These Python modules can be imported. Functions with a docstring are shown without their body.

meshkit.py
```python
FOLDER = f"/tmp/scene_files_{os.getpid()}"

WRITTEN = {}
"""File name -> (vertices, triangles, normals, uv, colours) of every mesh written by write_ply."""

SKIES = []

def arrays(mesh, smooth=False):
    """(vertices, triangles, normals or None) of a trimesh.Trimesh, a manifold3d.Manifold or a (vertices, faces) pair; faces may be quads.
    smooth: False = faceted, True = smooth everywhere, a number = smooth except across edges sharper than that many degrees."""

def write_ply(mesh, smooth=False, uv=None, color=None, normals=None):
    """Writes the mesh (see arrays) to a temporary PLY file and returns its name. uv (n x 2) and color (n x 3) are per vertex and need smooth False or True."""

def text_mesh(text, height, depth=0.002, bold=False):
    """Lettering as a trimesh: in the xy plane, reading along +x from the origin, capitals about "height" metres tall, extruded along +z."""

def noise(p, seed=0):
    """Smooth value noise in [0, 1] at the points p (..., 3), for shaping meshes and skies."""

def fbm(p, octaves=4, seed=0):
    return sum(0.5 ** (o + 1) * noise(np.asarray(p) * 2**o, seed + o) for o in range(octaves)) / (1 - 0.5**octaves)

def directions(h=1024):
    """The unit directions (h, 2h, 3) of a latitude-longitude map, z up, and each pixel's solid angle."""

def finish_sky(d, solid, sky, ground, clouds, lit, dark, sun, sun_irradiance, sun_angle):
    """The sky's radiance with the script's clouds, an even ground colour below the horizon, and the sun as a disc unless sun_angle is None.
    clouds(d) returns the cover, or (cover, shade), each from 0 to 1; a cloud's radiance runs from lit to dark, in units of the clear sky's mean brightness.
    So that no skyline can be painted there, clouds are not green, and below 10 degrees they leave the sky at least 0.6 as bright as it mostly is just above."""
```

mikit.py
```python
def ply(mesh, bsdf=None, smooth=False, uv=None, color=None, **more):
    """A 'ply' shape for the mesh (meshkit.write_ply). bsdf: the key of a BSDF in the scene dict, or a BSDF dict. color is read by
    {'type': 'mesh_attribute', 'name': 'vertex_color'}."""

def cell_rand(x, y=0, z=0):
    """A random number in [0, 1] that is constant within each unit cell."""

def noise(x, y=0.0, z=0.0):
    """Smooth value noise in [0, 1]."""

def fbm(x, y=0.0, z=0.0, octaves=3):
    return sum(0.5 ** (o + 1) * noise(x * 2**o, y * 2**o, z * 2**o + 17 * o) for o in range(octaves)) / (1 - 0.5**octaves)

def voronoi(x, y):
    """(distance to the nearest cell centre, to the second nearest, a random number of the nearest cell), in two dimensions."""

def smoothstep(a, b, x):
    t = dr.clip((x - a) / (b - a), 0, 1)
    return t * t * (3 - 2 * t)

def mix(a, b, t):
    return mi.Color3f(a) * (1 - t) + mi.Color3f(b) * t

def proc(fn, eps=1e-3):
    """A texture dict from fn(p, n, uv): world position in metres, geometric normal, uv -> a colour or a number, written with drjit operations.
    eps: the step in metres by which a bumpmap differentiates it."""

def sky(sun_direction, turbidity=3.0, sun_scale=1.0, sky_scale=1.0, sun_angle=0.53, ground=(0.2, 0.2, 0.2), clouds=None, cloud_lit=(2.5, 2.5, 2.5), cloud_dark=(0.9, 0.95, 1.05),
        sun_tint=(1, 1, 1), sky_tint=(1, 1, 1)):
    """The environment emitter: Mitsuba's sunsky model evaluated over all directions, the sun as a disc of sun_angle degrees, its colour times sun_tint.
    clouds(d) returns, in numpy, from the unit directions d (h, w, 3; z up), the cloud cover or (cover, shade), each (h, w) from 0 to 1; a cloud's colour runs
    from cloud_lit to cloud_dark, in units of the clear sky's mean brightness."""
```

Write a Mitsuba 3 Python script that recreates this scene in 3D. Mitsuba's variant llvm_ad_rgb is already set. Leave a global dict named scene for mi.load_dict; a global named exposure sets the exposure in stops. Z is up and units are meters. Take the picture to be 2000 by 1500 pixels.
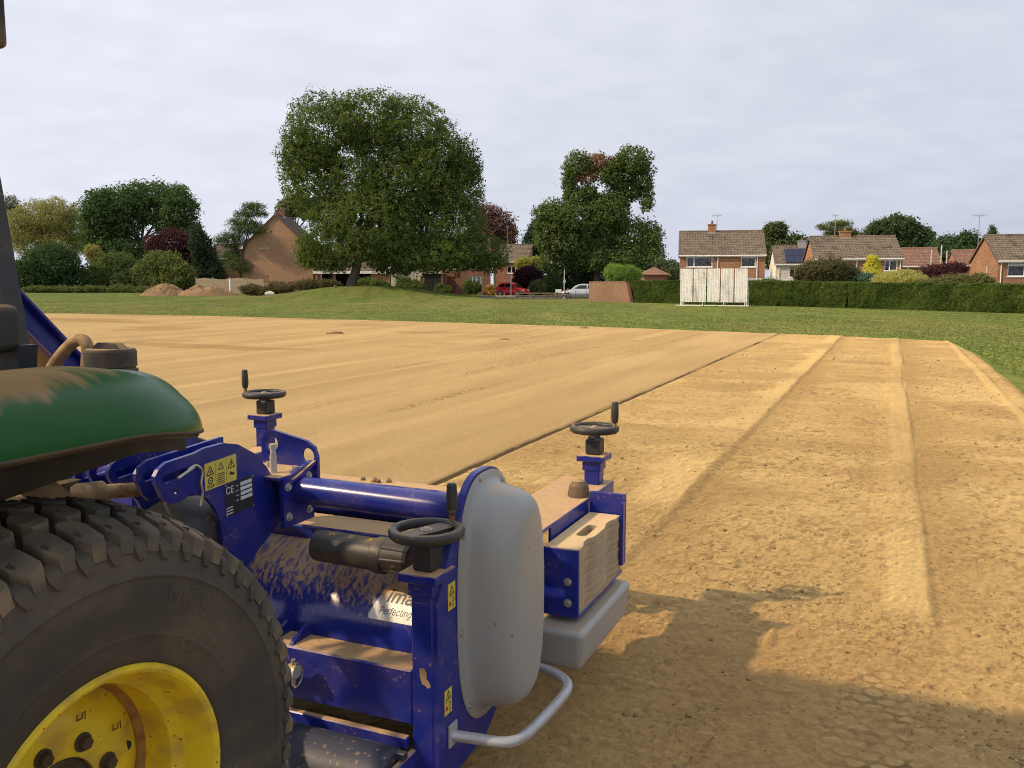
import math, random
import numpy as np, trimesh, drjit as dr, mitsuba as mi, mikit, meshkit
import manifold3d as m3
from shapely.geometry import Polygon, Point, LineString, box as sbox
from shapely import affinity
T = mi.ScalarTransform4f
scene, labels = {}, {}
PI = math.pi

# ------------------------------------------------------------------ camera, sky, exposure
F, HY, EYE = 1700.0, 555.0, 1.5                      # focal length and horizon in pixels of the 2000 x 1500 photograph, eye height in metres
PITCH = math.atan((750 - HY) / F)
scene['camera'] = {'type': 'perspective', 'fov': math.degrees(2 * math.atan(1000 / F)), 'fov_axis': 'x', 'near_clip': 0.05, 'far_clip': 4000.0,
                   'to_world': T().look_at(origin=[0, 0, EYE], target=[0, math.cos(PITCH), EYE - math.sin(PITCH)], up=[0, 0, 1])}


def cloud_cover(d):
    h = np.maximum(d[..., 2], 0.02)
    q = np.stack([d[..., 0] / (h + 0.25), d[..., 1] / (h + 0.25), h * 0], -1)
    n = sum(0.5 ** k * meshkit.noise(q * np.array([2.3, 3.4, 1]) * 2 ** k + 3.1 * k, 5 + k) for k in range(5)) / 1.94
    m = sum(0.5 ** k * meshkit.noise(q * np.array([11.0, 15.0, 1]) * 2 ** k + 1.7 * k, 15 + k) for k in range(4)) / 1.87
    t = np.clip(0.55 * n + 0.45 * m, 0, 1)
    low = np.exp(-h / 0.16) * (1 + 0.25 * np.clip(d[..., 0], -1, 1))
    cover = np.clip(0.95 + 0.12 * (t - 0.5) + 0.04 * low, 0.85, 0.99)
    shade = np.clip(0.33 - 0.38 * (t - 0.52) + 0.42 * low + 0.40 * np.clip(d[..., 0], -1, 1), 0, 1)
    return cover, shade


SUN = (-1.2, -0.35, 1.0)
scene['sky'] = mikit.sky(SUN, turbidity=3.5, sun_scale=1.6, sun_angle=1.6, sky_scale=1.0, ground=(0.3, 0.22, 0.12), clouds=cloud_cover,
                         cloud_lit=(5.7, 5.85, 6.35), cloud_dark=(3.1, 3.32, 4.0), sun_tint=(1.0, 0.93, 0.82))
exposure = 0.9

# ------------------------------------------------------------------ frames
A = math.radians(23.5)                               # the tractor points 23.5 degrees off the view: u to its right, v backward, z up
CA, SA = math.cos(A), math.sin(A)
R_UV = np.array([[CA, SA, 0], [-SA, CA, 0], [0, 0, 1.0]])


def W(m):
    """A mesh built in (u, v, z) turned into the world."""
    if isinstance(m, (list, tuple)) and not isinstance(m[0], np.ndarray):
        m = join(m)
    if hasattr(m, 'to_mesh'):
        v, f, _ = meshkit.arrays(m)
        m = trimesh.Trimesh(v, f, process=False)
    if isinstance(m, tuple):
        v, f, _ = meshkit.arrays(m)
        m = trimesh.Trimesh(v, f, process=False)
    return trimesh.Trimesh(np.asarray(m.vertices) @ R_UV.T, m.faces, process=False)


def at(px, py, Y):
    """The point at depth Y metres that the photograph shows at this pixel."""
    c = ((px - 1000) / F, -(py - 750) / F)
    d = np.array([c[0], math.cos(PITCH) + c[1] * math.sin(PITCH), -math.sin(PITCH) + c[1] * math.cos(PITCH)])
    return np.array([0, 0, EYE]) + d * (Y / d[1])


def smooth01(a, b, x):
    t = np.clip((x - a) / (b - a), 0, 1)
    return t * t * (3 - 2 * t)


MOUND = (at(715, 575, 92)[0], 93.0)


def gz(x, y):
    """Height of the grass."""
    m = np.exp(-np.maximum(((x - MOUND[0]) / 8.6) ** 2 + ((y - MOUND[1]) / 6.5) ** 2, 0) ** 1.25)
    return 0.45 * smooth01(76, 125, y) * smooth01(20, -10, x) + 1.25 * m


# ------------------------------------------------------------------ helpers: keys and labels
def key_for(k):
    if k not in scene and k not in labels and k not in TAKEN:
        TAKEN.add(k); return k
    i = 1
    while f'{k}_{i:03d}' in scene or f'{k}_{i:03d}' in labels or f'{k}_{i:03d}' in TAKEN:
        i += 1
    TAKEN.add(f'{k}_{i:03d}')
    return f'{k}_{i:03d}'


TAKEN = set()


def tag(k, label=None, cat=None, group=None, kind=None):
    d = labels.setdefault(k, {})
    for a, b in (('label', label), ('category', cat), ('group', group), ('kind', kind)):
        if b:
            d[a] = b


def thing(name, label, cat, group=None):
    k = key_for(name); tag(k, label, cat, group)
    return k


def put(name, mesh, mat, smooth=False, parent=None, label=None, cat=None, group=None, kind=None, **more):
    k = key_for(parent + '__' + name if parent else name)
    if isinstance(mesh, list):
        mesh = join(mesh)
    scene[k] = mikit.ply(mesh, mat, smooth, **more)
    if label or cat or group or kind:
        tag(k, label, cat, group, kind)
    return k


# ------------------------------------------------------------------ helpers: meshes
def join(ms):
    out = []
    for m in ms:
        if hasattr(m, 'to_mesh') or isinstance(m, tuple):
            v, f, _ = meshkit.arrays(m)
            m = trimesh.Trimesh(v, f, process=False)
        out.append(m)
    return trimesh.util.concatenate(out)


def bx(x0, x1, y0, y1, z0, z1, b=0.0):
    """A box with chamfered edges."""
    if b <= 0:
        return trimesh.creation.box(bounds=[[x0, y0, z0], [x1, y1, z1]])
    b = min(b, 0.45 * min(x1 - x0, y1 - y0, z1 - z0))
    p = []
    for X, sx in ((x0, 1), (x1, -1)):
        for Y, sy in ((y0, 1), (y1, -1)):
            for Z, sz in ((z0, 1), (z1, -1)):
                p += [(X + sx * b, Y + sy * b, Z), (X + sx * b, Y, Z + sz * b), (X, Y + sy * b, Z + sz * b)]
    return trimesh.convex.convex_hull(np.array(p))


def rounded(x0, x1, y0, y1, z0, z1, r, n=16):
    """A box rounded with radius r (hull of spheres)."""
    s = m3.Manifold.sphere(r, n)
    return m3.Manifold.batch_hull([s.translate((X, Y, Z)) for X in (x0 + r, x1 - r) for Y in (y0 + r, y1 - r) for Z in (z0 + r, z1 - r)])


def frame_of(d):
    d = np.asarray(d, float) / np.linalg.norm(d)
    a = np.cross(d, [0, 0, 1.0] if abs(d[2]) < 0.9 else [1.0, 0, 0]); a /= np.linalg.norm(a)
    return a, np.cross(d, a), d


def tube(pts, rad, n=10, cap=True):
    """A tube of radius rad (one number or one per point) along a polyline, capped."""
    p = np.asarray(pts, float); m = len(p)
    r = np.broadcast_to(np.asarray(rad, float), (m,))
    t = np.gradient(p, axis=0); t /= np.linalg.norm(t, axis=1, keepdims=True) + 1e-12
    a = frame_of(t[0])[0]
    rings = []
    for i in range(m):
        a = a - t[i] * (a @ t[i]); a /= np.linalg.norm(a)
        b = np.cross(t[i], a)
        g = np.arange(n) * 2 * PI / n
        rings.append(p[i] + r[i] * (np.cos(g)[:, None] * a + np.sin(g)[:, None] * b))
    v = np.vstack(rings)
    i, j = np.meshgrid(np.arange(m - 1), np.arange(n), indexing='ij')
    q = np.stack([i * n + j, i * n + (j + 1) % n, (i + 1) * n + (j + 1) % n, (i + 1) * n + j], -1).reshape(-1, 4)
    f = np.vstack([q[:, [0, 1, 2]], q[:, [0, 2, 3]]])
    if cap:
        v = np.vstack([v, p[:1], p[-1:]]); k = len(v) - 2; j = np.arange(n); e = (m - 1) * n
        f = np.vstack([f, np.stack([(j + 1) % n, j, j * 0 + k], 1), np.stack([e + j, e + (j + 1) % n, j * 0 + k + 1], 1)])
    return trimesh.Trimesh(v, f, process=False)


def cyl(p0, p1, r, r1=None, n=20):
    return tube([p0, p1], [r, r if r1 is None else r1], n)


def smooth_path(pts, n=8):
    """Catmull-Rom through the points."""
    p = np.asarray(pts, float); p = np.vstack([2 * p[0] - p[1], p, 2 * p[-1] - p[-2]])
    out = []
    for i in range(1, len(p) - 2):
        for s in np.linspace(0, 1, n, endpoint=False):
            a, b, c, d = p[i - 1:i + 3]
            out.append(0.5 * (2 * b + (c - a) * s + (2 * a - 5 * b + 4 * c - d) * s ** 2 + (3 * b - a - 3 * c + d) * s ** 3))
    return np.vstack([out, p[-2]])


def lathe(prof, c, axis, n=48):
    """A closed surface of revolution: prof = [(radius, along axis)], about the point c."""
    a, b, d = frame_of(axis)
    g = np.arange(n) * 2 * PI / n
    ring = np.cos(g)[:, None] * a + np.sin(g)[:, None] * b
    v = np.vstack([np.asarray(c) + r * ring + h * d for r, h in prof]); m = len(prof)
    i, j = np.meshgrid(np.arange(m - 1), np.arange(n), indexing='ij')
    q = np.stack([i * n + j, i * n + (j + 1) % n, (i + 1) * n + (j + 1) % n, (i + 1) * n + j], -1).reshape(-1, 4)
    return trimesh.Trimesh(v, np.vstack([q[:, [0, 1, 2]], q[:, [0, 2, 3]]]), process=False)


def grid(P, flip=False):
    """A surface through the array of points P (m, n, 3)."""
    m, n = P.shape[:2]
    i, j = np.meshgrid(np.arange(m - 1), np.arange(n - 1), indexing='ij')
    q = np.stack([i * n + j, (i + 1) * n + j, (i + 1) * n + j + 1, i * n + j + 1], -1).reshape(-1, 4)
    f = np.vstack([q[:, [0, 1, 2]], q[:, [0, 2, 3]]])
    return trimesh.Trimesh(P.reshape(-1, 3), f[:, ::-1] if flip else f, process=False)


def prism(poly, t):
    return trimesh.creation.extrude_polygon(poly, t, engine='earcut')


def plate_vz(poly, u0, u1):
    """A flat plate cut to an outline in (v, z), from u0 to u1."""
    m = prism(poly, u1 - u0); v = np.asarray(m.vertices)
    return trimesh.Trimesh(np.stack([v[:, 2] + u0, v[:, 0], v[:, 1]], 1), m.faces, process=False)


def plate_uz(poly, v0, v1):
    m = prism(poly, v1 - v0); v = np.asarray(m.vertices)
    return trimesh.Trimesh(np.stack([v[:, 0], v1 - v[:, 2], v[:, 1]], 1), m.faces, process=False)


def moved(m, M=None, t=(0, 0, 0)):
    v = np.asarray(m.vertices)
    return trimesh.Trimesh((v if M is None else v @ np.asarray(M).T) + np.asarray(t), m.faces, process=False)


def spin(deg):
    c, s = math.cos(math.radians(deg)), math.sin(math.radians(deg))
    return np.array([[c, -s, 0], [s, c, 0], [0, 0, 1.0]])


def bolt(c, axis, r=0.009, h=0.008):
    """A hexagon head on a washer."""
    d = np.asarray(axis, float)
    c = np.asarray(c, float)
    return join([cyl(c, c + d * 0.002, r * 1.6, n=14), cyl(c + d * 0.0022, c + d * h, r, n=6)])


# ------------------------------------------------------------------ materials
def two(b):
    return {'type': 'twosided', 'bsdf': b}


def rgb(c):
    return {'type': 'rgb', 'value': [float(x) for x in c]}


def mat(name, col, rough=0.6, metal=0.0, spec=0.5, bump=None, bscale=0.01, eps=1e-3, **more):
    base = mikit.proc(col) if callable(col) else rgb(col)
    b = two({'type': 'principled', 'base_color': base, 'roughness': mikit.proc(rough) if callable(rough) else rough, 'metallic': metal, 'specular': spec, **more})
    if bump:
        b = {'type': 'bumpmap', 'tex': mikit.proc(bump, eps), 'scale': bscale, 'bsdf': b}
    scene[name] = b
    return name


def uvw(p):
    return p.x * CA - p.y * SA, p.x * SA + p.y * CA, p.z


N, FBM, SS, MIX = mikit.noise, mikit.fbm, mikit.smoothstep, mikit.mix
DUST = (0.44, 0.285, 0.12)


def dusty(col, lo=0.62, hi=0.9, speck=0.22, amount=0.93, base=0.045):
    """Paint with the sand's dust lying on what faces up and a thin film with specks elsewhere."""
    def fn(p, n, uv):
        a = FBM(p.x * 14, p.y * 14, p.z * 14)
        b = N(p.x * 90, p.y * 90, p.z * 90)
        top = SS(lo, hi, n.z + 0.45 * (a - 0.5))
        film = base * SS(0.35, 0.75, a) + speck * SS(0.80, 0.9, 0.6 * b + 0.55 * a)
        return MIX(col, DUST, dr.minimum(dr.maximum(top * amount * (0.86 + 0.2 * b), film), 1))
    return fn


def dusty_rough(lo=0.62, hi=0.9, clean=0.28):
    def fn(p, n, uv):
        a = FBM(p.x * 14, p.y * 14, p.z * 14)
        return clean + (0.85 - clean) * SS(lo, hi, n.z + 0.45 * (a - 0.5)) + 0.12 * a
    return fn


BLUE = (0.008, 0.018, 0.20)
mat('blue_paint', dusty(BLUE), dusty_rough(clean=0.22))
mat('blue_clean', dusty(BLUE, lo=1.3, hi=1.6, base=0.06, speck=0.16), 0.26)


def hood_col(p, n, uv):
    u, v, z = uvw(p)
    ang = FBM(u * 16, z * 7, v * 7)
    streak = N(u * 170 + z * 60, z * 120 - u * 40, 3.0) * 0.55 + N(u * 85 + z * 30, z * 56 - u * 16, 9.0) * 0.45
    top = SS(0.46, 0.60, z + 0.10 * (ang - 0.5) + 0.12 * (streak - 0.5))
    solid = SS(0.56, 0.62, z + 0.05 * (ang - 0.5)) * 0.35
    right = SS(-1.44, -1.38, u) * SS(0.50, 0.535, z + 0.03 * (streak - 0.5))
    mott = 0.12 + 0.8 * SS(0.32, 0.68, streak + 0.25 * (ang - 0.5) + 0.5 * SS(0.52, 0.62, z) * 0.3)
    k = dr.minimum(dr.maximum(dr.maximum(top * (0.18 + 0.72 * mott), solid), right * 0.95), 1)
    return MIX(BLUE, DUST, dr.maximum(k, 0.02 * ang))


mat('hood_paint', hood_col, lambda p, n, uv: 0.16 + 0.6 * SS(0.47, 0.6, p.z))
mat('grey_plastic', lambda p, n, uv: MIX(MIX((0.275, 0.285, 0.28), (0.06, 0.045, 0.03), 0.6 * SS(0.945, 0.965, N(p.x * 60 + 3, p.y * 60, p.z * 24))), (0.36, 0.27, 0.17), dr.minimum(0.10 * SS(0.3, 0.8, FBM(p.x * 9, p.y * 9, p.z * 3)) + 0.8 * SS(0.88, 0.91, N(p.x * 95, p.y * 95, p.z * 55)) + 0.30 * SS(0.60, 0.85, FBM(p.x * 60, p.y * 60, p.z * 9)) + 0.35 * SS(0.34, 0.15, p.z) * FBM(p.x * 30, p.y * 30, p.z * 30) + 0.55 * SS(0.8, 1.0, n.z), 0.7)), 0.34)
mat('silver_paint', lambda p, n, uv: MIX((0.42, 0.43, 0.45), (0.36, 0.26, 0.15), 0.35 * SS(0.45, 0.75, FBM(p.x * 30, p.y * 30, p.z * 30))), 0.4, metal=0.35)
mat('steel', (0.5, 0.48, 0.42), 0.38, metal=0.8)
mat('zinc_dusty', dusty((0.45, 0.44, 0.40), lo=0.5), 0.5, metal=0.3)
mat('black_plastic', dusty((0.022, 0.023, 0.026), lo=0.72, hi=1.15, amount=0.35, base=0.06), 0.5)
mat('black_dusty', dusty((0.028, 0.026, 0.024), lo=0.35, hi=1.0, amount=0.75, base=0.22), 0.7)
mat('brown_dirt', lambda p, n, uv: MIX((0.16, 0.10, 0.05), (0.42, 0.28, 0.14), dr.minimum(SS(0.3, 0.8, FBM(p.x * 25, p.y * 25, p.z * 25)) * (0.45 + 0.55 * SS(-0.4, 0.7, n.z)), 1)), 0.85)
mat('underside', lambda p, n, uv: MIX((0.030, 0.024, 0.017), (0.10, 0.07, 0.04), FBM(p.x * 20, p.y * 20, p.z * 20)), 0.9)
mat('iron_dark', dusty((0.02, 0.025, 0.04), lo=0.8, hi=1.3, amount=0.3, base=0.10), 0.45)
mat('roller_face', lambda p, n, uv: MIX((0.018, 0.025, 0.05), (0.2, 0.14, 0.08), dr.minimum(0.12 * FBM(p.x * 12, p.y * 12, p.z * 30) + 0.6 * SS(0.74, 0.84, N(p.x * 90, p.y * 90, p.z * 90)), 1)), 0.55)


def rubber_col(p, n, uv):
    a = FBM(p.x * 11, p.y * 11, p.z * 11)
    b = FBM(p.x * 40, p.y * 40, p.z * 40)
    return MIX((0.034, 0.034, 0.033), (0.185, 0.14, 0.088), dr.minimum(0.10 + 0.40 * SS(0.34, 0.78, 0.6 * a + 0.4 * N(p.x * 4, p.y * 4, p.z * 4)) * (0.3 + 0.7 * b) + 0.25 * SS(0.66, 0.9, 0.6 * N(p.x * 150, p.y * 150, p.z * 150) + 0.4 * a), 1))


mat('rubber', rubber_col, 0.82, spec=0.3, bump=lambda p, n, uv: FBM(p.x * 60, p.y * 60, p.z * 60), bscale=0.002)
mat('rubber_block', lambda p, n, uv: MIX((0.066, 0.063, 0.056), (0.20, 0.155, 0.10), dr.minimum(0.15 + 0.8 * SS(0.35, 0.75, FBM(p.x * 13, p.y * 13, p.z * 13)), 1)), 0.85, spec=0.3, bump=lambda p, n, uv: FBM(p.x * 90, p.y * 90, p.z * 90), bscale=0.002)


def yellow_col(p, n, uv):
    a = FBM(p.x * 17, p.y * 17, p.z * 17)
    s = N(p.x * 105, p.y * 105, p.z * 105)
    return MIX(MIX((0.66, 0.50, 0.022), (0.48, 0.33, 0.05), SS(0.4, 0.8, a)), (0.13, 0.055, 0.02), dr.maximum(SS(0.91, 0.95, s), 0.8 * SS(0.76, 0.9, FBM(p.x * 26 + 5, p.y * 26, p.z * 26))))


mat('yellow_paint', yellow_col, 0.35)
mat('rust', lambda p, n, uv: MIX((0.16, 0.05, 0.02), (0.38, 0.22, 0.05), FBM(p.x * 40, p.y * 40, p.z * 40)), 0.8)
mat('dark_hole', (0.012, 0.012, 0.012), 0.8)


def fender_col(p, n, uv):
    u, v, z = uvw(p)
    a = FBM(u * 9, v * 9, z * 9)
    s = N(v * 42 + u * 20, u * 9 + z * 6, 2.0)
    thr = 1.312 + 0.046 * SS(0.80, 1.36, v) + 0.05 * SS(1.25, 1.42, v)
    drip = N(v * 55 + 1.5 * u, 4.0, 2.0) * 0.5 + N(v * 110, 2.0, 7.0) * 0.3 + 0.2 * s
    edge = SS(-0.013, 0.011, z - thr + 0.034 * (drip - 0.5) + 0.02 * (a - 0.5))
    film = 0.03 * SS(0.35, 0.7, a) + 0.12 * SS(1.28, 1.5, v + 0.12 * (s - 0.5)) * SS(0.3, 0.7, N(u * 30, v * 10, z * 12))
    return MIX((0.004, 0.072, 0.011), (0.25, 0.15, 0.06), dr.maximum(edge * 0.95, film))


mat('green_paint', fender_col, lambda p, n, uv: 0.32 + 0.5 * SS(1.31, 1.34, p.z), spec=0.25)
mat('sticker_yellow', lambda p, n, uv: MIX((0.62, 0.52, 0.06), (0.40, 0.29, 0.13), 0.35 * FBM(p.x * 50, p.y * 50, p.z * 50)), 0.5)
mat('sticker_white', lambda p, n, uv: MIX((0.78, 0.77, 0.72), DUST, dr.minimum(0.1 + 0.9 * SS(0.505, 0.545, p.z + 0.03 * (N(p.x * 80, p.y * 80, p.z * 80) - 0.5)), 1)), 0.35)
mat('ink', (0.02, 0.02, 0.022), 0.5)
mat('ink_blue', (0.03, 0.045, 0.09), 0.5)
mat('ink_red', (0.35, 0.03, 0.02), 0.5)
mat('print_pale', (0.55, 0.56, 0.58), 0.5)
mat('print_gold', (0.5, 0.34, 0.04), 0.6)

# ------------------------------------------------------------------ ground: grass sheet and the stripped pitch
def grass_col(p, n, uv):
    a = FBM(p.x * 0.35, p.y * 0.10, 1.0, 4)
    b = FBM(p.x * 2.2, p.y * 0.8, 4.0, 3)
    c = N(p.x * 14, p.y * 6, 2.0)
    g = MIX((0.090, 0.115, 0.026), (0.150, 0.165, 0.040), SS(0.3, 0.7, 0.6 * b + 0.4 * c))
    g = MIX(g, (0.20, 0.165, 0.062), 0.40 * SS(0.50, 0.72, a + 0.16 * (b - 0.5)))
    tan = SS(44, 60, p.y) * SS(76, 66, p.y) * SS(6, -8, p.x)
    g = MIX(g, (0.26, 0.185, 0.08), 0.45 * tan * SS(0.42, 0.62, FBM(p.x * 0.6, p.y * 0.35, 7.0)))
    shade = N(p.x * 0.5 + 40, p.y * 0.05, 3.0)
    return g * mi.Color3f(1.02, 1.10, 1.0) * (0.71 + 0.22 * shade)


mat('grass_turf', grass_col, 0.9, spec=0.2, bump=lambda p, n, uv: FBM(p.x * 9, p.y * 5, 0.0, 3) + 0.6 * N(p.x * 30, p.y * 18, 1.0), bscale=0.05, eps=0.01)

xs = np.concatenate([-np.geomspace(900, 46, 26), np.linspace(-44, 44, 133), np.geomspace(46, 900, 26)])
ys = np.concatenate([np.linspace(-30, 60, 46), np.linspace(61, 135, 112), np.geomspace(138, 2400, 30)])
X, Y = np.meshgrid(xs, ys, indexing='ij')
put('grass_field', grid(np.stack([X, Y, gz(X, Y) - 0.012 + 0.02 * (meshkit.noise(np.stack([X * 0.5, Y * 0.5, X * 0], -1), 3) - 0.5) * smooth01(30, 45, Y)], -1), flip=False), 'grass_turf', True, kind='structure')

vf = lambda u: np.interp(u, [-75, -40, -30, -17.8, -8.8, -3.1, 1.34, 3], [31.2, 31.7, 32.2, 30.7, 29.15, 27.5, 26.05, 25.6])
ur = lambda v: np.interp(v, [-8, 6, 11, 15.2, 17.9, 21.4, 26, 33], [2.5, 2.35, 2.1, 1.93, 1.83, 1.67, 1.36, 1.2])


def sand_height(u, v):
    z = 0.006 + 0 * u
    n = lambda a, b, k: meshkit.noise(np.stack([u * a, v * b, 0 * u], -1), k) - 0.5
    near = smooth01(16, 5, v)
    rough = smooth01(-3.25, -3.0, u)
    wob = 0.07 * n(0.5, 0.7, 2)
    z = z + 0.020 * smooth01(-2.1, -1.38, u) * smooth01(-1.22, -1.31, u + wob)          # shoulder of the last pass
    z = z + 0.020 * smooth01(-0.10, 0.10, u) * smooth01(0.25, 0.19, u + wob) * smooth01(3.5, 4.6, v)            # ridge between two passes
    z = z + 0.018 * smooth01(1.30, 1.40, u) * smooth01(1.50, 1.43, u + wob)
    z = z - 0.030 * smooth01(1.62, 1.80, u + wob) * smooth01(3.0, 6.0, v)
    z = z - 0.030 * np.exp(-((u + 3.1 + wob * 0.4) / 0.022) ** 2) + 0.008 * smooth01(-3.7, -3.14, u) * smooth01(-3.06, -3.12, u)
    for c in np.arange(-4.7, -40, -1.62):
        z = z + 0.005 * np.exp(-((u - c + 0.4 * n(0.05, 0.12, 9)) / 0.10) ** 2)
    z = z + rough * (0.005 * n(9, 7, 4) + 0.006 * n(3, 2, 5) + 0.007 * near * n(30, 26, 6) + 0.008 * smooth01(9, 4, v) * n(56, 50, 16)) + (1 - rough) * (0.007 * n(1.6, 0.7, 7) + 0.004 * n(12, 8, 8))
    clod = np.maximum(n(17, 13, 31) + 0.5 - 0.80, 0) * smooth01(0.35, 0.6, n(1.3, 0.9, 33) + 0.5)
    return z + rough * 0.07 * clod * near


us = np.concatenate([-np.geomspace(75, 9.0, 70), np.linspace(-8.9, -3.3, 94), np.linspace(-3.27, -1.7, 60), np.linspace(-1.68, 2.5, 400)])
vs = np.concatenate([np.linspace(-8, 0.9, 40), np.linspace(0.95, 2.0, 40)[:-1], 2.0 * np.exp(np.arange(0, math.log(16.3), 0.0058))])
U, V = np.meshgrid(us, vs, indexing='ij')
V = np.where(V > 12, 12 + (V - 12) * ((vf(U) - 12) / (vs[-1] - 12)), V)
edge_n = meshkit.noise(np.stack([U * 1.7, V * 1.7, 0 * U], -1), 21) - 0.5
V = V + 0.16 * edge_n * smooth01(vf(U) - 1.5, vf(U), V)
U = np.where(U > -1.68, -1.68 + (U + 1.68) * (ur(V) + 0.035 * edge_n + 1.68) / 4.18, U)
Zs = sand_height(U, V)


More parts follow.
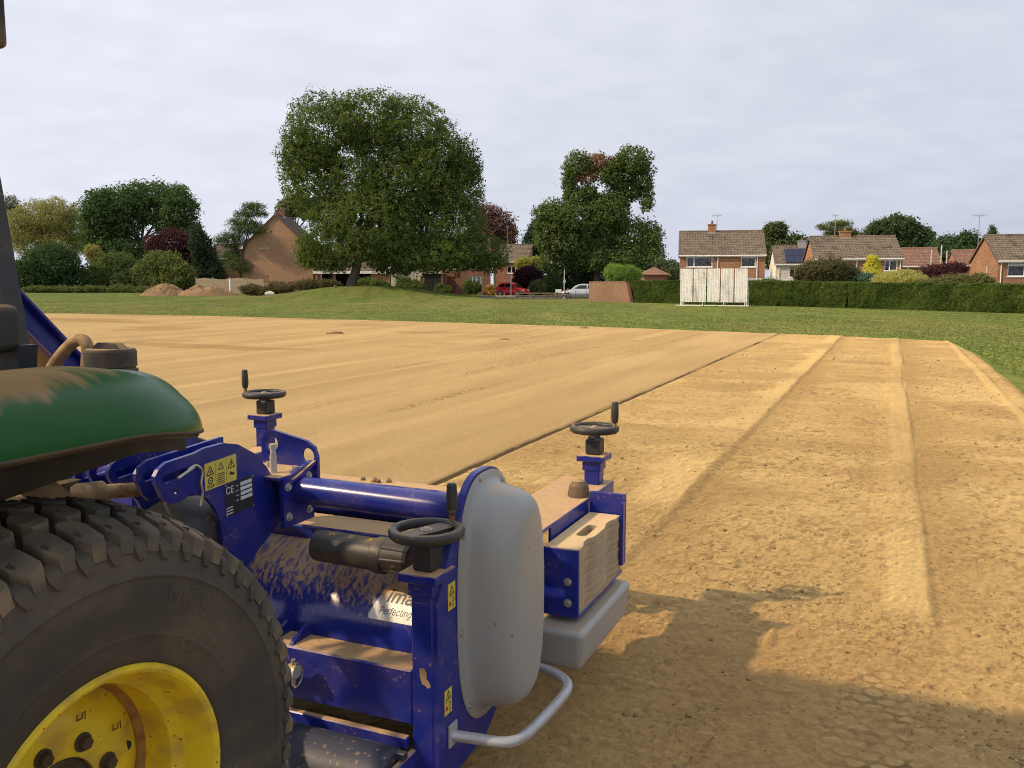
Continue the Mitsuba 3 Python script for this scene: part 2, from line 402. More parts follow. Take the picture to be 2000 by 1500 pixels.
def sand_col(p, n, uv):
    u, v, z = uvw(p)
    wob = 0.05 * (N(u * 0.8, v * 0.7, 2.0) - 0.5) + 0.012 * (N(u * 3, v * 6, 5.0) - 0.5)
    uw = u + wob
    big = FBM(u * 0.9, v * 0.30, 1.0, 4)
    drag = FBM(u * 2.2, v * 0.16 + 9, 3.0, 3)
    gr = FBM(u * 26, v * 17, 2.0, 3)
    rough = SS(-3.16, -3.06, uw)
    cross = FBM(u * 0.9 + 3, v * 2.6, 6.0, 3)
    dry, mid, damp_shade = mi.Color3f(0.51, 0.352, 0.146), mi.Color3f(0.41, 0.268, 0.106), mi.Color3f(0.27, 0.168, 0.066)  # the darkest tone serves both moist soil and painted shade
    # right of the dark line: freshly topped passes, darker where damp soil was left; ridge and near shade is painted in
    c = MIX(mid, dry, SS(0.35, 0.70, 0.55 * big + 0.45 * cross))
    patch = SS(0.57, 0.66, FBM(u * 0.75 + 11, v * 0.95, 8.0, 4) + 0.06 * (gr - 0.5))
    c = MIX(c, damp_shade * 1.15, 0.5 * patch)
    c = MIX(c, damp_shade, 0.50 * SS(0.50, 0.68, FBM(u * 24, v * 22, 12.0, 3)) * rough)
    clu = SS(0.36, 0.62, FBM(u * 3.5, v * 2.2, 9.0))
    c = MIX(c, damp_shade * 0.55, 0.8 * SS(0.70, 0.82, 0.72 * N(u * 44 + 3, v * 40, 6.0) + 0.28 * N(u * 110, v * 100, 2.0)) * clu * rough * SS(16, 7, v))
    c = MIX(c, damp_shade * 0.5, 0.75 * SS(0.68, 0.80, 0.65 * N(u * 95 + 7, v * 85, 3.0) + 0.35 * N(u * 210, v * 190, 4.0)) * (0.35 + 0.65 * clu) * rough * SS(7, 4, v))
    c = MIX(c, dry * 1.08, 0.45 * SS(0.70, 0.85, 0.7 * N(u * 60 + 17, v * 52, 8.0) + 0.3 * N(u * 130, v * 120, 1.0)) * rough)
    c = MIX(c, damp_shade * 0.75, 0.55 * SS(0.70, 0.80, N(u * 21, v * 15, 4.0)) * SS(0.45, 0.65, FBM(u * 1.5, v * 1.1, 5.0)) * rough)
    seg = lambda k, f, a, b: SS(a, b, N(v * f + k, k, 0.5))
    c = MIX(c, dry * 1.06, 0.75 * SS(0.0, 0.06, uw + 0.05 * (gr - 0.5)) * SS(0.235, 0.215, uw) * (0.25 + 0.75 * seg(3.0, 0.6, 0.35, 0.65)) * SS(4.05, 4.4, v))
    c = MIX(c, mi.Color3f(0.28, 0.155, 0.06), 0.42 * SS(4.1, 3.3, v + 0.8 * (big - 0.5)) * SS(0.35, 0.1, uw))  # near soil takes on the redder, darker tone of the shadow lying there
    c = MIX(c, dry * 1.08, 0.85 * SS(-1.72, -1.50, uw + 0.25 * (N(u * 2, v * 2.2, 7.0) - 0.5)) * SS(-1.28, -1.31, uw) * seg(7.0, 0.62, 0.42, 0.62))
    c = MIX(c, damp_shade * 1.15, 0.55 * SS(-1.31, -1.27, uw) * SS(-0.85, -1.25, uw + 0.4 * (gr - 0.5)))  # shade beside the shoulder of the last pass, painted into the soil
    c = MIX(c, damp_shade * 1.15, 0.55 * SS(3.9, 4.6, v) * SS(0.215, 0.25, uw) * SS(0.75, 0.26, uw + 0.4 * (gr - 0.5)))  # painted shade on the right side of the ridge between passes
    c = MIX(c, dry * 1.05, 0.6 * SS(1.33, 1.37, uw) * SS(1.47, 1.44, uw))
    c = MIX(c, mi.Color3f(0.24, 0.14, 0.055), 0.55 * SS(1.62, 1.74, uw))
    # left of it: rolled earlier, browner, drawn out into long streaks
    t = (-u - 3.1) / 1.62 + 0.25 * (N(v * 0.06, u * 0.2, 1.0) - 0.5)
    fr = t - dr.floor(t)
    line = SS(0.12, 0.02, dr.minimum(fr, 1 - fr))
    l = MIX(mi.Color3f(0.355, 0.238, 0.104), mi.Color3f(0.425, 0.292, 0.132), SS(0.33, 0.68, 0.5 * drag + 0.5 * big))
    far = SS(-4.5, -9.0, u)
    l = MIX(l, mi.Color3f(0.52, 0.352, 0.150), (0.15 + 0.4 * far) * line * SS(0.30, 0.55, N(v * 0.11, dr.floor(t) * 3.7, 2.0)))
    l = MIX(l, mi.Color3f(0.24, 0.140, 0.055), 0.55 * SS(0.62, 0.72, FBM(u * 0.22 + 5, v * 0.55, 12.0, 4)) * SS(-7.0, -14, u))
    l = MIX(l, mi.Color3f(0.23, 0.132, 0.050), 0.55 * SS(0.80, 0.88, 0.75 * N(u * 30, v * 27, 14.0) + 0.25 * N(u * 80, v * 70, 4.0)) * SS(0.38, 0.55, big))
    # two narrow wheel tracks with lug prints
    for c0, w, bend in ((-6.5, 0.13, 0.35), (-8.2, 0.12, 0.2), (-5.35, 0.10, 0.15)):
        d = dr.abs(u - c0 + bend * (N(v * 0.18, c0, 3.0) - 0.5) * 2)
        lug = SS(0.45, 0.62, N(u * 30, v * 22, 5.5))
        l = MIX(l, mi.Color3f(0.19, 0.11, 0.045), 0.62 * SS(w, w * 0.6, d) * lug * SS(0.40, 0.56, N(v * 0.5, c0 * 2, 8.0)))
    c = MIX(l, c, rough)
    c = MIX(c, mi.Color3f(0.085, 0.052, 0.026), 0.9 * SS(0.026, 0.012, dr.abs(uw + 3.1 + 0.012 * (N(v * 4, 1.0, 1.0) - 0.5))))
    # fresh tyre print on the near pass
    k = prints(u, v)
    c = MIX(c, MIX(damp_shade * 0.66, dry * 0.92, k[0]), 0.9 * k[1])
    return c * (0.93 + 0.14 * N(u * 60, v * 45, 9.0)) * mi.Color3f(0.75, 0.77, 0.77) * (1 + 0.10 * SS(7, 3.5, v))


def prints(u, v):
    """(raised pads, where they lie) of the turf tyre's print."""
    r = v / 0.060
    i = dr.floor(r)
    s = (u + 0.0) / 0.076 + 0.5 * (i - 2 * dr.floor(i / 2)) + 0.22 * (N(u * 7, v * 7, 4.0) - 0.5)
    fu, fv = dr.abs(s - dr.floor(s) - 0.5), dr.abs(r - i - 0.5 + 0.3 * (N(u * 11, v * 11, 6.0) - 0.5))
    pad = SS(1.15, 0.75, dr.square(fu * 2.35) + dr.square(fv * 2.5))
    fade = 0.25 + 0.75 * SS(0.36, 0.58, FBM(u * 5, v * 4, 2.0))
    where = SS(-0.36, -0.31, u) * SS(0.14, 0.11, u) * SS(3.75, 3.1, v) * SS(-0.1, 0.14, u - 0.04 * (v - 3) + 0.15) * fade
    where2 = 0.12 * SS(-0.95, -0.88, u) * SS(-0.50, -0.56, u) * SS(4.6, 3.9, v) * SS(2.0, 2.6, v) * fade
    return pad, dr.maximum(where, where2)


def sand_bump(p, n, uv):
    u, v, z = uvw(p)
    rough = 0.25 + 0.75 * SS(-3.16, -3.06, u)
    near = SS(9, 4, v)
    k = prints(u, v)
    h = 0.3 * N(u * 30, v * 26, 1.0) + 0.5 * N(u * 66, v * 58, 3.0) * near + 0.35 * N(u * 140, v * 120, 5.0) * SS(6, 3, v) + 0.5 * SS(0.74, 0.95, N(u * 38, v * 34, 7.0))
    return rough * h * (1 - 0.7 * k[1]) + 0.7 * k[0] * k[1]


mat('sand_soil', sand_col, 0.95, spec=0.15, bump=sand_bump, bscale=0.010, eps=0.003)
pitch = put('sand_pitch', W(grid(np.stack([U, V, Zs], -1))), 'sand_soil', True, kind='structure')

# loose clods of soil scattered over the freshly cut passes
rng = np.random.default_rng(11)
mat('clod_soil', lambda p, n, uv: MIX((0.16, 0.10, 0.05), (0.30, 0.20, 0.095), FBM(p.x * 30, p.y * 30, p.z * 30)), 0.95, spec=0.1)
ico = trimesh.creation.icosphere(subdivisions=1)
cv, cf = np.asarray(ico.vertices), np.asarray(ico.faces)
vv, ff = [], []
N_CLOD = 2300
cu = rng.uniform(-3.0, 2.3, N_CLOD); cw = 1.6 * np.exp(rng.uniform(0, 1, N_CLOD) * math.log(13))
sel = meshkit.noise(np.stack([cu * 1.3, cw * 0.9, 0 * cu], -1), 33) + 0.35 * rng.uniform(size=N_CLOD) > 0.60
sel &= ~((cu > 0.0) & (cu < 0.24)) & ~((cu < -1.05) & (cw < 3.75) & (cu > -2.95))
for k, (a, b) in enumerate(zip(cu[sel], cw[sel])):
    r = 0.0022 + 0.009 * rng.uniform() ** 5 + 0.0004 * b
    s = np.array([1, 1, 0.7]) * r * (1 + 0.35 * (meshkit.noise(cv * 1.7 + k * 3.1, 2)[:, None] * 2 - 1))
    vv.append(cv * s + [a, b, float(sand_height(np.array([a]), np.array([b]))[0]) + 0.25 * r]); ff.append(cf + k * len(cv))
put('soil_clods', W((np.vstack(vv), np.vstack(ff))), 'clod_soil', True, label='small dark clods of soil strewn over the freshly scraped passes', cat='soil clods', kind='stuff')
for px, py, s, lab in ((655, 652, 0.16, 'largest and leftmost'), (985, 663, 0.08, 'middle one'), (1140, 641, 0.10, 'farthest, by the grass edge')):
    c = at(px, py, 1.5 * F / (py - HY))
    m = trimesh.creation.icosphere(subdivisions=3); q = np.asarray(m.vertices)
    q = q * (0.75 + 0.5 * meshkit.noise(q * 2.3 + px, 4)[:, None]) * [s * 1.7, s * 0.9, s * 0.45] + [c[0], c[1], 0.01]
    put('earth_lump', (q, m.faces), 'clod_soil', True, label='low dark lump of earth on the pale rolled soil, ' + lab, cat='lump of earth', group='dark lumps of earth on the rolled soil')

# blades of the mown grass, thick enough to give the turf its grain
rng = np.random.default_rng(77)
n = 85000
gy_ = 10 * np.exp(rng.uniform(0, 1, n) ** .8 * math.log(78 / 10)); gx_ = rng.uniform(-.62, .66, n) * gy_
gv_ = gx_ * SA + gy_ * CA; gu_ = gx_ * CA - gy_ * SA
ok = (gv_ > vf(gu_) + .05) | (gu_ > ur(gv_) + .06)
gx_, gy_ = gx_[ok], gy_[ok]; n = len(gx_)
hgt = rng.uniform(.012, .035, n) + .05 * (rng.uniform(size=n) > .985); wd = rng.uniform(.02, .05, n); an = rng.uniform(0, PI, n)
b0 = np.stack([gx_, gy_, gz(gx_, gy_) - .012], 1); dd = np.stack([np.cos(an) * wd, np.sin(an) * wd, 0 * an], 1)
vv = np.stack([b0 - dd, b0 + dd, b0 + np.stack([rng.normal(size=n) * .012, rng.normal(size=n) * .012, hgt], 1)], 1).reshape(-1, 3)
tn = (meshkit.noise(np.stack([gx_ * .5, gy_ * .3, 0 * gx_], -1), 6) * .6 + rng.uniform(size=n) * .4)[:, None]
cc_ = np.array([.11, .168, .04]) * (1 - tn) + np.array([.26, .285, .085]) * tn
GRASS = (vv, np.arange(3 * n).reshape(-1, 3), np.repeat(cc_, 3, 0))

# ------------------------------------------------------------------ the blue field topmaker behind the tractor
TM = thing('field_topmaker', 'blue turf stripping machine with grey side cover and handwheel posts hitched behind the tractor', 'turf machine')


def tp(name, mesh, m, smooth=30, parent=TM, label=None, kind=None):
    return put(name, W(mesh), m, smooth, parent, label, kind=kind)


def oval(hv, hz, cv_, cz, ex=2.7, n=72):
    t = np.arange(n) * 2 * PI / n
    c, s = np.cos(t), np.sin(t)
    return np.stack([cv_ + hv * np.sign(c) * np.abs(c) ** (2 / ex), cz + hz * np.sign(s) * np.abs(s) ** (2 / ex)], 1)


CV, CZ, HV, HZ = 2.405, 0.532, 0.200, 0.392
disc = Polygon(oval(HV + 0.006, HZ + 0.004, CV - 0.003, CZ + 0.004))
side_outline = disc.union(Polygon([(2.085, 0.10), (2.085, 0.60), (2.20, 0.80), (2.5, 0.78), (2.70, .66), (2.66, .34), (2.52, .13), (2.40, .06), (2.2, .045)]))
tp('side_plate', plate_vz(side_outline, -1.158, -1.136), 'blue_clean', False)
tp('side_plate', plate_vz(affinity.translate(side_outline, 0, 0), -2.945, -2.925), 'blue_clean', False)
prof = [(0, 0), (0, .006), (.018, .007), (.028, .012), (.034, .026), (.038, .06), (.045, .095), (.055, .124), (.068, .142), (.088, .153), (.112, .159), (.15, .161)]
rings = np.stack([np.column_stack([np.full(72, -1.135 + d), oval(HV - i, HZ - i * (1.15 if i > .03 else 1), CV, CZ, 2.7)]) for i, d in prof])
cover = grid(np.concatenate([rings, rings[:, :1]], 1), flip=True)
cap = np.vstack([rings[-1], [[-1.135 + .1615, CV, CZ]]])
k = np.arange(72)
cover = join([cover, trimesh.Trimesh(cap, np.stack([k, (k + 1) % 72, k * 0 + 72], 1), process=False)])
cover.merge_vertices()
cov = tp('side_cover', cover, 'grey_plastic', True, label='smooth grey moulded side cover')
for t in (100, 150, 185, 232, 265, 320, 20, 60):
    a = oval(HV - .011, HZ - .011, CV, CZ)[int(t / 5)]
    tp('rivet', bolt((-1.128, a[0], a[1]), (1, 0, 0), .006, .006), 'steel', parent=cov)

# handwheel posts
def handwheel(u, v, z, ang, zp, foot):
    pz = zp
    p = tp('post', [bx(u - .035, u + .035, v - .035, v + .035, foot, pz - .028, .005), bx(u - .042, u + .042, v - .042, v + .042, pz - .07, pz - .03, .004)], 'blue_paint', False)
    tp('cap_plate', bx(u - .062, u + .062, v - .062, v + .062, pz - .026, pz, .003), 'blue_paint', False, parent=p)
    b = tp('counter_box', [bx(u - .033, u + .033, v - .030, v + .045, pz + .001, pz + .070, .006), bx(u - .02, u + .02, v + .0455, v + .050, pz + .02, pz + .055, .002)], 'black_plastic', False, parent=p)
    g = lathe([(0, pz + .0705), (.028, pz + .071), (.024, z - .022), (.036, z - .016), (.040, z - .006), (0, z - .006)], (u, v, 0), (0, 0, 1), 28)
    tp('neck', g, 'black_plastic', 40, parent=p)
    R, a = .094, math.radians(ang)
    sec = [(R - .009, -.014), (R + .006, -.017), (R + .014, -.010), (R + .015, .004), (R + .009, .012), (R - .006, .013), (R - .012, .006), (R - .013, -.006), (R - .009, -.014)]
    w = tp('handwheel', lathe([(r, h) for r, h in sec], (u, v, z), (0, 0, 1), 64), 'black_plastic', True)
    sp = []
    for q, L, wd in ((a, R, .030), (a + PI, R, .020)):
        d, e = np.array([math.cos(q), math.sin(q), 0]), np.array([-math.sin(q), math.cos(q), 0])
        c = np.array([u, v, z])
        pts = np.array([c + s * e * w0 + l * d + h * np.array([0, 0, 1]) for l, w0 in ((0.0, .034), (L - .006, wd)) for s in (-1, 1) for h in (-.008, .004)])
        sp.append(trimesh.convex.convex_hull(pts))
    tp('spoke', sp, 'black_plastic', False, parent=w)
    tp('hub_bolt', bolt((u, v, z + .0045), (0, 0, 1), .011, .006), 'zinc_dusty', parent=w)
    hx, hy = u + (R + .001) * math.cos(a), v + (R + .001) * math.sin(a)
    tp('crank_handle', lathe([(0, z + .030), (.013, z + .031), (.0165, z + .05), (.0165, z + .085), (.0145, z + .118), (.010, z + .124), (0, z + .125)], (hx, hy, 0), (0, 0, 1), 20), 'black_plastic', 40, parent=w)
    tp('handle_bolt', cyl((hx, hy, z + .012), (hx, hy, z + .031), .009, n=6), 'rust', parent=w)
    return p


p0 = handwheel(-1.185, 2.116, .802, 68, .690, .045)
tp('foot_plate', bx(-1.235, -1.135, 2.05, 2.18, .030, .044, .003), 'blue_paint', False, parent=p0)
handwheel(-1.181, 3.63, .868, -4, .752, .20)
handwheel(-2.915, 3.535, .945, 205, .842, .20)

# tubes and beams
tp('cross_tube', tube([(-1.80, 2.35, .812), (-1.159, 2.35, .806)], .046, 32), 'blue_clean', 40, label='round blue cross tube with a bright sun streak')
tp('cross_tube', tube([(-2.92, 2.35, .812), (-2.15, 2.35, .812)], .046, 32), 'blue_clean', 40)
tp('channel_beam', bx(-2.92, -1.16, 2.44, 2.60, .585, .660, .006), 'blue_paint', False, label='blue channel beam with a layer of dust on top')
tp('rear_beam', bx(-2.92, -1.23, 3.50, 3.60, .44, .545, .008), 'blue_paint', False)
tp('rear_beam', tube([(-2.9, 2.66, .70), (-1.30, 2.66, .70)], .058, 24), 'blue_clean', 40)
tp('rear_panel', bx(-2.9, -1.36, 2.70, 2.712, .30, .72, .003), 'blue_clean', False)
tp('long_beam', bx(-2.50, -2.40, 2.20, 2.98, .70, .80, .006), 'blue_paint', False)
tp('dust_deck', bx(-1.36, -1.115, 2.66, 3.72, .606, .620, .003), 'blue_paint', False, label='dust covered deck plate beside the weight rack')
tp('deck_side', bx(-1.128, -1.116, 2.93, 3.72, .30, .605, .002), 'blue_clean', False)
tp('deck_side', bx(-2.93, -2.90, 2.5, 3.6, .2, .60, .004), 'blue_clean', False)
tp('dome_cap', lathe([(.046, 0), (.046, .012), (.040, .045), (.026, .064), (.010, .072), (0, .073)], (-1.165, 3.38, .621), (0, 0, 1), 28), 'black_dusty', 40)
tp('nut', bolt((-1.20, 2.98, .621), (0, 0, 1), .013, .014), 'steel')
for (u, v, s) in ((-2.27, 3.54, .018), (-2.2, 3.56, .015), (-2.34, 3.55, .012), (-2.24, 3.53, .012)):
    m = trimesh.creation.icosphere(subdivisions=2); q = np.asarray(m.vertices) * s * (0.7 + 0.6 * meshkit.noise(np.asarray(m.vertices) * 2 + u * 50, 3)[:, None])
    tp('soil_crumb', (q + [u, v, .55], m.faces), 'brown_dirt', 30)

# rounded hood over the blades
t = np.radians(np.linspace(62, 178, 40)); uu = np.linspace(-2.92, -1.16, 30)
HC, HR = (2.455, .345), .270
P = np.stack([np.stack([np.full(40, a), HC[0] + HR * np.cos(t), HC[1] + HR * np.sin(t)], 1) for a in uu])
Pi = np.stack([np.stack([np.full(40, a), HC[0] + (HR - .006) * np.cos(t), HC[1] + (HR - .006) * np.sin(t)], 1) for a in uu])
hood = tp('blade_hood', [grid(P, flip=True), grid(Pi, flip=False)], 'hood_paint', True, label='curved blue hood smeared with sandy dust')
tp('blade_rotor', tube([(-2.9, 2.455, .30), (-1.17, 2.455, .30)], .20, 24), 'iron_dark', 40)


def on_hood(m, u0, s0, lift=.0012):
    """Bends a flat mesh (x right, y up) onto the hood; s0 is the angle of y = 0."""
    v = np.asarray(m.vertices); a = math.radians(s0) - v[:, 1] / HR; r = HR + lift + v[:, 2]
    return trimesh.Trimesh(np.stack([u0 + v[:, 0], HC[0] + r * np.cos(a), HC[1] + r * np.sin(a)], 1), m.faces, process=False)


def fine(m, e=.012):
    v, f = trimesh.remesh.subdivide_to_size(m.vertices, m.faces, e)
    return trimesh.Trimesh(v, f, process=False)


slab = Polygon([(0.012, 0), (.30, 0), (.30, .115), (.045, .115), (.036, .108), (0.002, .012), (.004, .003)])
stk = tp('maker_plate', on_hood(fine(prism(slab, .001)), -1.455, 153), 'sticker_white', False, parent=hood, label='white plate with the words imants and Perfecting Play')
tp('lettering', on_hood(fine(moved(meshkit.text_mesh('imants', .042, .0006, bold=True), np.array([[1, .22, 0], [0, 1, 0], [0, 0, 1.0]]), (.048, .058, 0))), -1.455, 153, .0022), 'ink_blue', False, parent=hood)
sc = np.array([[.78, .20, 0], [0, 1, 0], [0, 0, 1.0]])
tp('lettering', on_hood(fine(moved(meshkit.text_mesh('Perfecting Play', .022, .0006), sc, (.036, .020, 0))), -1.455, 153, .0022), 'ink', False, parent=hood)

# front ledge, gussets, linch pin, rails and front roller
tp('front_ledge', bx(-2.92, -1.222, 2.085, 2.192, .225, .392, .005), 'blue_paint', False, label='blue front beam with dust lying on its top')
for u in (-1.66, -1.735):
    tp('gusset', plate_vz(Polygon([(2.09, .393), (2.19, .393), (2.19, .425), (2.17, .432), (2.10, .402)]), u, u + .012), 'blue_clean', False)
tp('link_lug', plate_vz(Polygon([(1.98, .30), (2.084, .25), (2.084, .40), (2.0, .385)]), -1.735, -1.715), 'blue_clean', False)
pin = tp('hitch_pin', [cyl((-1.74, 2.03, .345), (-1.60, 2.03, .345), .016), cyl((-1.615, 2.03, .345), (-1.585, 2.03, .345), .021)], 'zinc_dusty', 40, label='grey hitch pin with a linch clip')
tp('linch_clip', [cyl((-1.598, 2.03, .300), (-1.598, 2.03, .382), .0065, n=10), tube([(-1.588, 2.03 + .03 * math.cos(x), .335 + .036 * math.sin(x)) for x in np.linspace(-1.9, 1.7, 20)], .0028, 8)], 'steel', 40, parent=pin)
tp('scraper_rail', bx(-2.92, -1.225, 2.055, 2.078, .165, .20, .003), 'blue_paint', False)
tp('scraper_rail', bx(-2.92, -1.225, 2.035, 2.052, .118, .15, .002), 'brown_dirt', False)
tp('scraper_bar', bx(-2.92, -1.20, 2.0, 2.02, .165, .185, .002), 'iron_dark', False)
tp('front_roller', lathe([(0, 0), (.085, 0), (.095, .012), (.095, 1.66), (.085, 1.672), (0, 1.672)], (-2.90, 1.985, .102), (1, 0, 0), 48), 'roller_face', 40, label='smooth blue black front roller')
tp('roller_bracket', [bx(-1.225, -1.205, 1.93, 2.08, .06, .16, .004), cyl((-1.23, 1.985, .102), (-1.195, 1.985, .102), .03)], 'blue_paint', False)
tp('rear_roller', lathe([(0, 0), (.10, 0), (.11, .012), (.11, 1.66), (.10, 1.672), (0, 1.672)], (-2.90, 3.62, .116), (1, 0, 0), 40), 'roller_face', 40)

# round tube for papers
pt = tp('document_tube', lathe([(0, 0), (.040, 0), (.048, .006), (.050, .02), (.050, .225), (.0545, .228), (.0565, .235), (.0565, .262), (.054, .266)], (-1.655, 2.235, .672), (1, 0, -.02), 40), 'black_plastic', 40, label='black screw-top tube for the manual')
g = np.arange(96) * 2 * PI / 96
cap_r = lambda r: np.stack([0 * g, (r + .0022 * (np.cos(g * 8) > .6)) * np.cos(g), (r + .0022 * (np.cos(g * 8) > .6)) * np.sin(g)], 1)
caps = np.stack([cap_r(r) + [x, 0, 0] for r, x in ((.049, .262), (.0535, .268), (.047, .340), (.042, .350), (.020, .352), (.0005, .352))])
tp('screw_cap', moved(grid(np.concatenate([caps, caps[:, :1]], 1), flip=True), t=(-1.655, 2.235, .670)), 'black_plastic', False, parent=pt)
for x, txt in ((.060, 'E='), (.135, 'O'), (.205, 'X')):
    m = meshkit.text_mesh(txt, .014, .0004, bold=True); v = np.asarray(m.vertices); a = math.radians(112) - v[:, 1] / .05
    tp('gold_mark', trimesh.Trimesh(np.stack([-1.655 + x + v[:, 0], 2.235 + .0508 * np.cos(a), .672 - .02 * x + .0508 * np.sin(a)], 1), m.faces, process=False), 'print_gold', False, parent=pt)
tp('tube_bracket', [bx(-1.60, -1.57, 2.27, 2.442, .625, .633), bx(-1.45, -1.42, 2.27, 2.442, .62, .628)], 'blue_clean', False)

# rack for the weight slabs, grey tank and bumper tube
rack = tp('weight_rack', [bx(-1.114, -.966, 2.806, 2.820, .325, .574, .003), bx(-1.114, -.966, 2.822, 3.358, .325, .337, .002)], 'blue_paint', False, label='blue rack holding the weight slabs')
tp('rack_end', [bx(-1.112, -.958, 3.362, 3.376, .36, .650, .003), bx(-.972, -.958, 3.330, 3.360, .36, .622, .002)], 'blue_clean', False, parent=rack)
for (u, z) in ((-1.005, .455), (-1.005, .378)):
    tp('rack_bolt', bolt((u, 2.806, z), (0, -1, 0), .0095, .010), 'steel', parent=rack)
tp('bolt_hole', cyl((-1.035, 2.8052, .508), (-1.035, 2.8075, .508), .006, n=16), 'dark_hole', parent=rack)
edge = [(-1.108, 2.826), (-1.108, 3.352), (-.976, 3.352), (-.976, 3.30), (-.982, 3.27), (-.990, 3.25), (-.990, 3.20), (-.981, 3.165), (-.976, 3.14), (-.976, 3.04), (-.982, 3.01), (-.992, 2.99), (-.992, 2.94), (-.984, 2.915), (-.976, 2.895), (-.976, 2.826)]
slot = LineString([(-1.03, 3.03), (-1.03, 3.15)]).buffer(.020)
ORD = ['lowest', 'second lowest', 'third lowest', 'fourth lowest', 'middle', 'fourth from the top', 'third from the top', 'second from the top', 'topmost']
mat('slab_grey', lambda p, n, uv: MIX((0.21, 0.195, 0.17), (0.50, 0.36, 0.19), dr.minimum(0.30 + 0.35 * FBM(p.x * 30, p.y * 30, p.z * 30) + 0.75 * SS(0.55, 0.9, n.z), 1)), 0.85)
sr = np.random.default_rng(5)
for i in range(9):
    z0 = .3378 + i * .0254
    poly = affinity.translate(Polygon(edge, [list(slot.exterior.coords)]), sr.uniform(-.003, .003), sr.uniform(-.004, .004))
    zt = .0236
    m = join([prism(poly.buffer(-.0015), zt), moved(prism(poly, zt - .004), t=(0, 0, .002))])
    put('weight_slab', W(moved(m, t=(0, 0, z0))), 'slab_grey', False, label=('dusty grey weight slab with its hand slot showing, topmost in the blue rack' if i == 8 else f'dusty grey weight slab, {ORD[i]} of the nine stacked in the blue rack'), cat='weight slab', group='weight slabs stacked in the rack')
tk = m3.Manifold.batch_hull([m3.Manifold.sphere(.022, 16).translate((a, b, c)) for a, b, c in
                             [(x, y, .282) for x in (-1.09, -.945) for y in (2.752, 3.318)] + [(x, y, .178) for x in (-1.085, -.958) for y in (2.772, 3.300)]])
tp('plastic_tank', tk, 'grey_plastic', 40, label='grey rounded plastic tank under the weight rack')
bump = smooth_path([(-1.138, 2.165, .175), (-1.06, 2.185, .170), (-.985, 2.205, .166), (-.950, 2.245, .165), (-.936, 2.33, .165), (-.925, 2.50, .166), (-.930, 2.60, .168), (-.962, 2.655, .170), (-1.03, 2.69, .172), (-1.14, 2.72, .172)], 6)
tp('bumper_tube', tube(bump, .0165, 18), 'silver_paint', 50, label='bent silver guard tube low on the side')
tp('tube_flange', bx(-1.1355, -1.128, 2.14, 2.19, .145, .215, .002), 'silver_paint', False)

# headstock: four lug plates, ears, deck, flange
NOSE = [(1.855, .884), (1.832, .886), (1.812, .906), (1.797, .938), (1.790, .950), (1.790, .965), (1.802, .980)]
lug_out = Polygon(NOSE + [(1.83, .993), (2.13, 1.012), (2.13, .90), (1.92, .893), (1.905, .900), (1.890, .885)])
lug_slot = LineString([(1.822, .952), (1.905, .958)]).buffer(.013)
lug = lug_out.buffer(.006).difference(lug_slot).difference(Point(1.858, .908).buffer(.010))
for u in (-2.105, -2.028, -1.924):
    tp('lug_plate', plate_vz(affinity.translate(lug, -.012, .004), u - .006, u + .006), 'blue_clean', False)
main = Polygon(NOSE + [(1.83, .993), (1.94, 1.000), (1.98, 1.008), (2.06, 1.010), (2.12, .996), (2.19, .957), (2.25, .90), (2.30, .83), (2.325, .79), (2.325, .715), (2.20, .645), (2.09, .56), (2.065, .49), (2.065, .36), (1.985, .36), (1.985, .50), (2.03, .62), (2.045, .70), (2.040, .775), (2.018, .825), (1.98, .870), (1.935, .890), (1.905, .900), (1.890, .885)]).buffer(.006)
main = main.difference(lug_slot).difference(Point(1.858, .908).buffer(.010))
hs = tp('headstock_plate', plate_vz(main, -1.873, -1.859), 'blue_clean', False, label='large blue headstock plate with yellow and black stickers')
tp('headstock_plate', plate_vz(affinity.translate(main, 0, -.012), -2.185, -2.171), 'blue_clean', False)
ears = Polygon([(-2.02, .74), (-2.02, .955), (-2.00, .985), (-1.97, .993), (-1.83, .965), (-1.795, .945), (-1.783, .91), (-1.783, .74)]).difference(Point(-1.975, .945).buffer(.027)).difference(Point(-1.822, .912).buffer(.027))
tp('ear_plate', plate_uz(ears, 2.425, 2.440), 'blue_clean', False, label='upright blue plate with two round holes')
tp('deck_plate', bx(-2.04, -1.80, 2.24, 2.424, .862, .874, .002), 'blue_paint', False)
tp('flange_plate', plate_vz(Polygon([(2.26, .70), (2.26, .862), (2.424, .90), (2.424, .70)]), -1.815, -1.799), 'blue_clean', False)
tp('flange_plate', plate_vz(Polygon([(2.29, .845), (2.30, .858), (2.424, .900), (2.424, .888)]), -1.7988, -1.787), 'blue_paint', False)
for v, z in ((2.285, .835), (2.395, .852), (2.285, .735), (2.395, .735)):
    tp('flange_bolt', bolt((-1.799, v, z), (1, 0, 0), .009, .010), 'zinc_dusty')
for u, v in ((-1.955, 2.385), (-1.83, 2.36), (-1.90, 2.26)):
    tp('deck_bolt', bolt((u, v, .875), (0, 0, 1), .012, .014), 'zinc_dusty')
tp('tall_pin', [cyl((-1.868, 2.30, .874), (-1.868, 2.30, .935), .0115, n=6), cyl((-1.868, 2.30, .936), (-1.868, 2.30, .958), .0095, n=14), cyl((-1.868, 2.30, .9585), (-1.868, 2.30, .972), .0125, n=16)], 'zinc_dusty', 40)
tp('shaft_guard', lathe([(.02, 0), (.105, 0), (.118, .03), (.112, .16), (.09, .30), (.02, .31)], (-1.99, 1.93, .735), (0, 1, -.1), 36), 'black_plastic', 40)
tp('lynch_chain', tube(smooth_path([(-1.852, 1.90, .965), (-1.850, 1.93, .972), (-1.850, 1.955, .950), (-1.850, 1.948, .915), (-1.852, 1.955, .885), (-1.856, 1.95, .845)], 5), .004, 6), 'steel', 40)
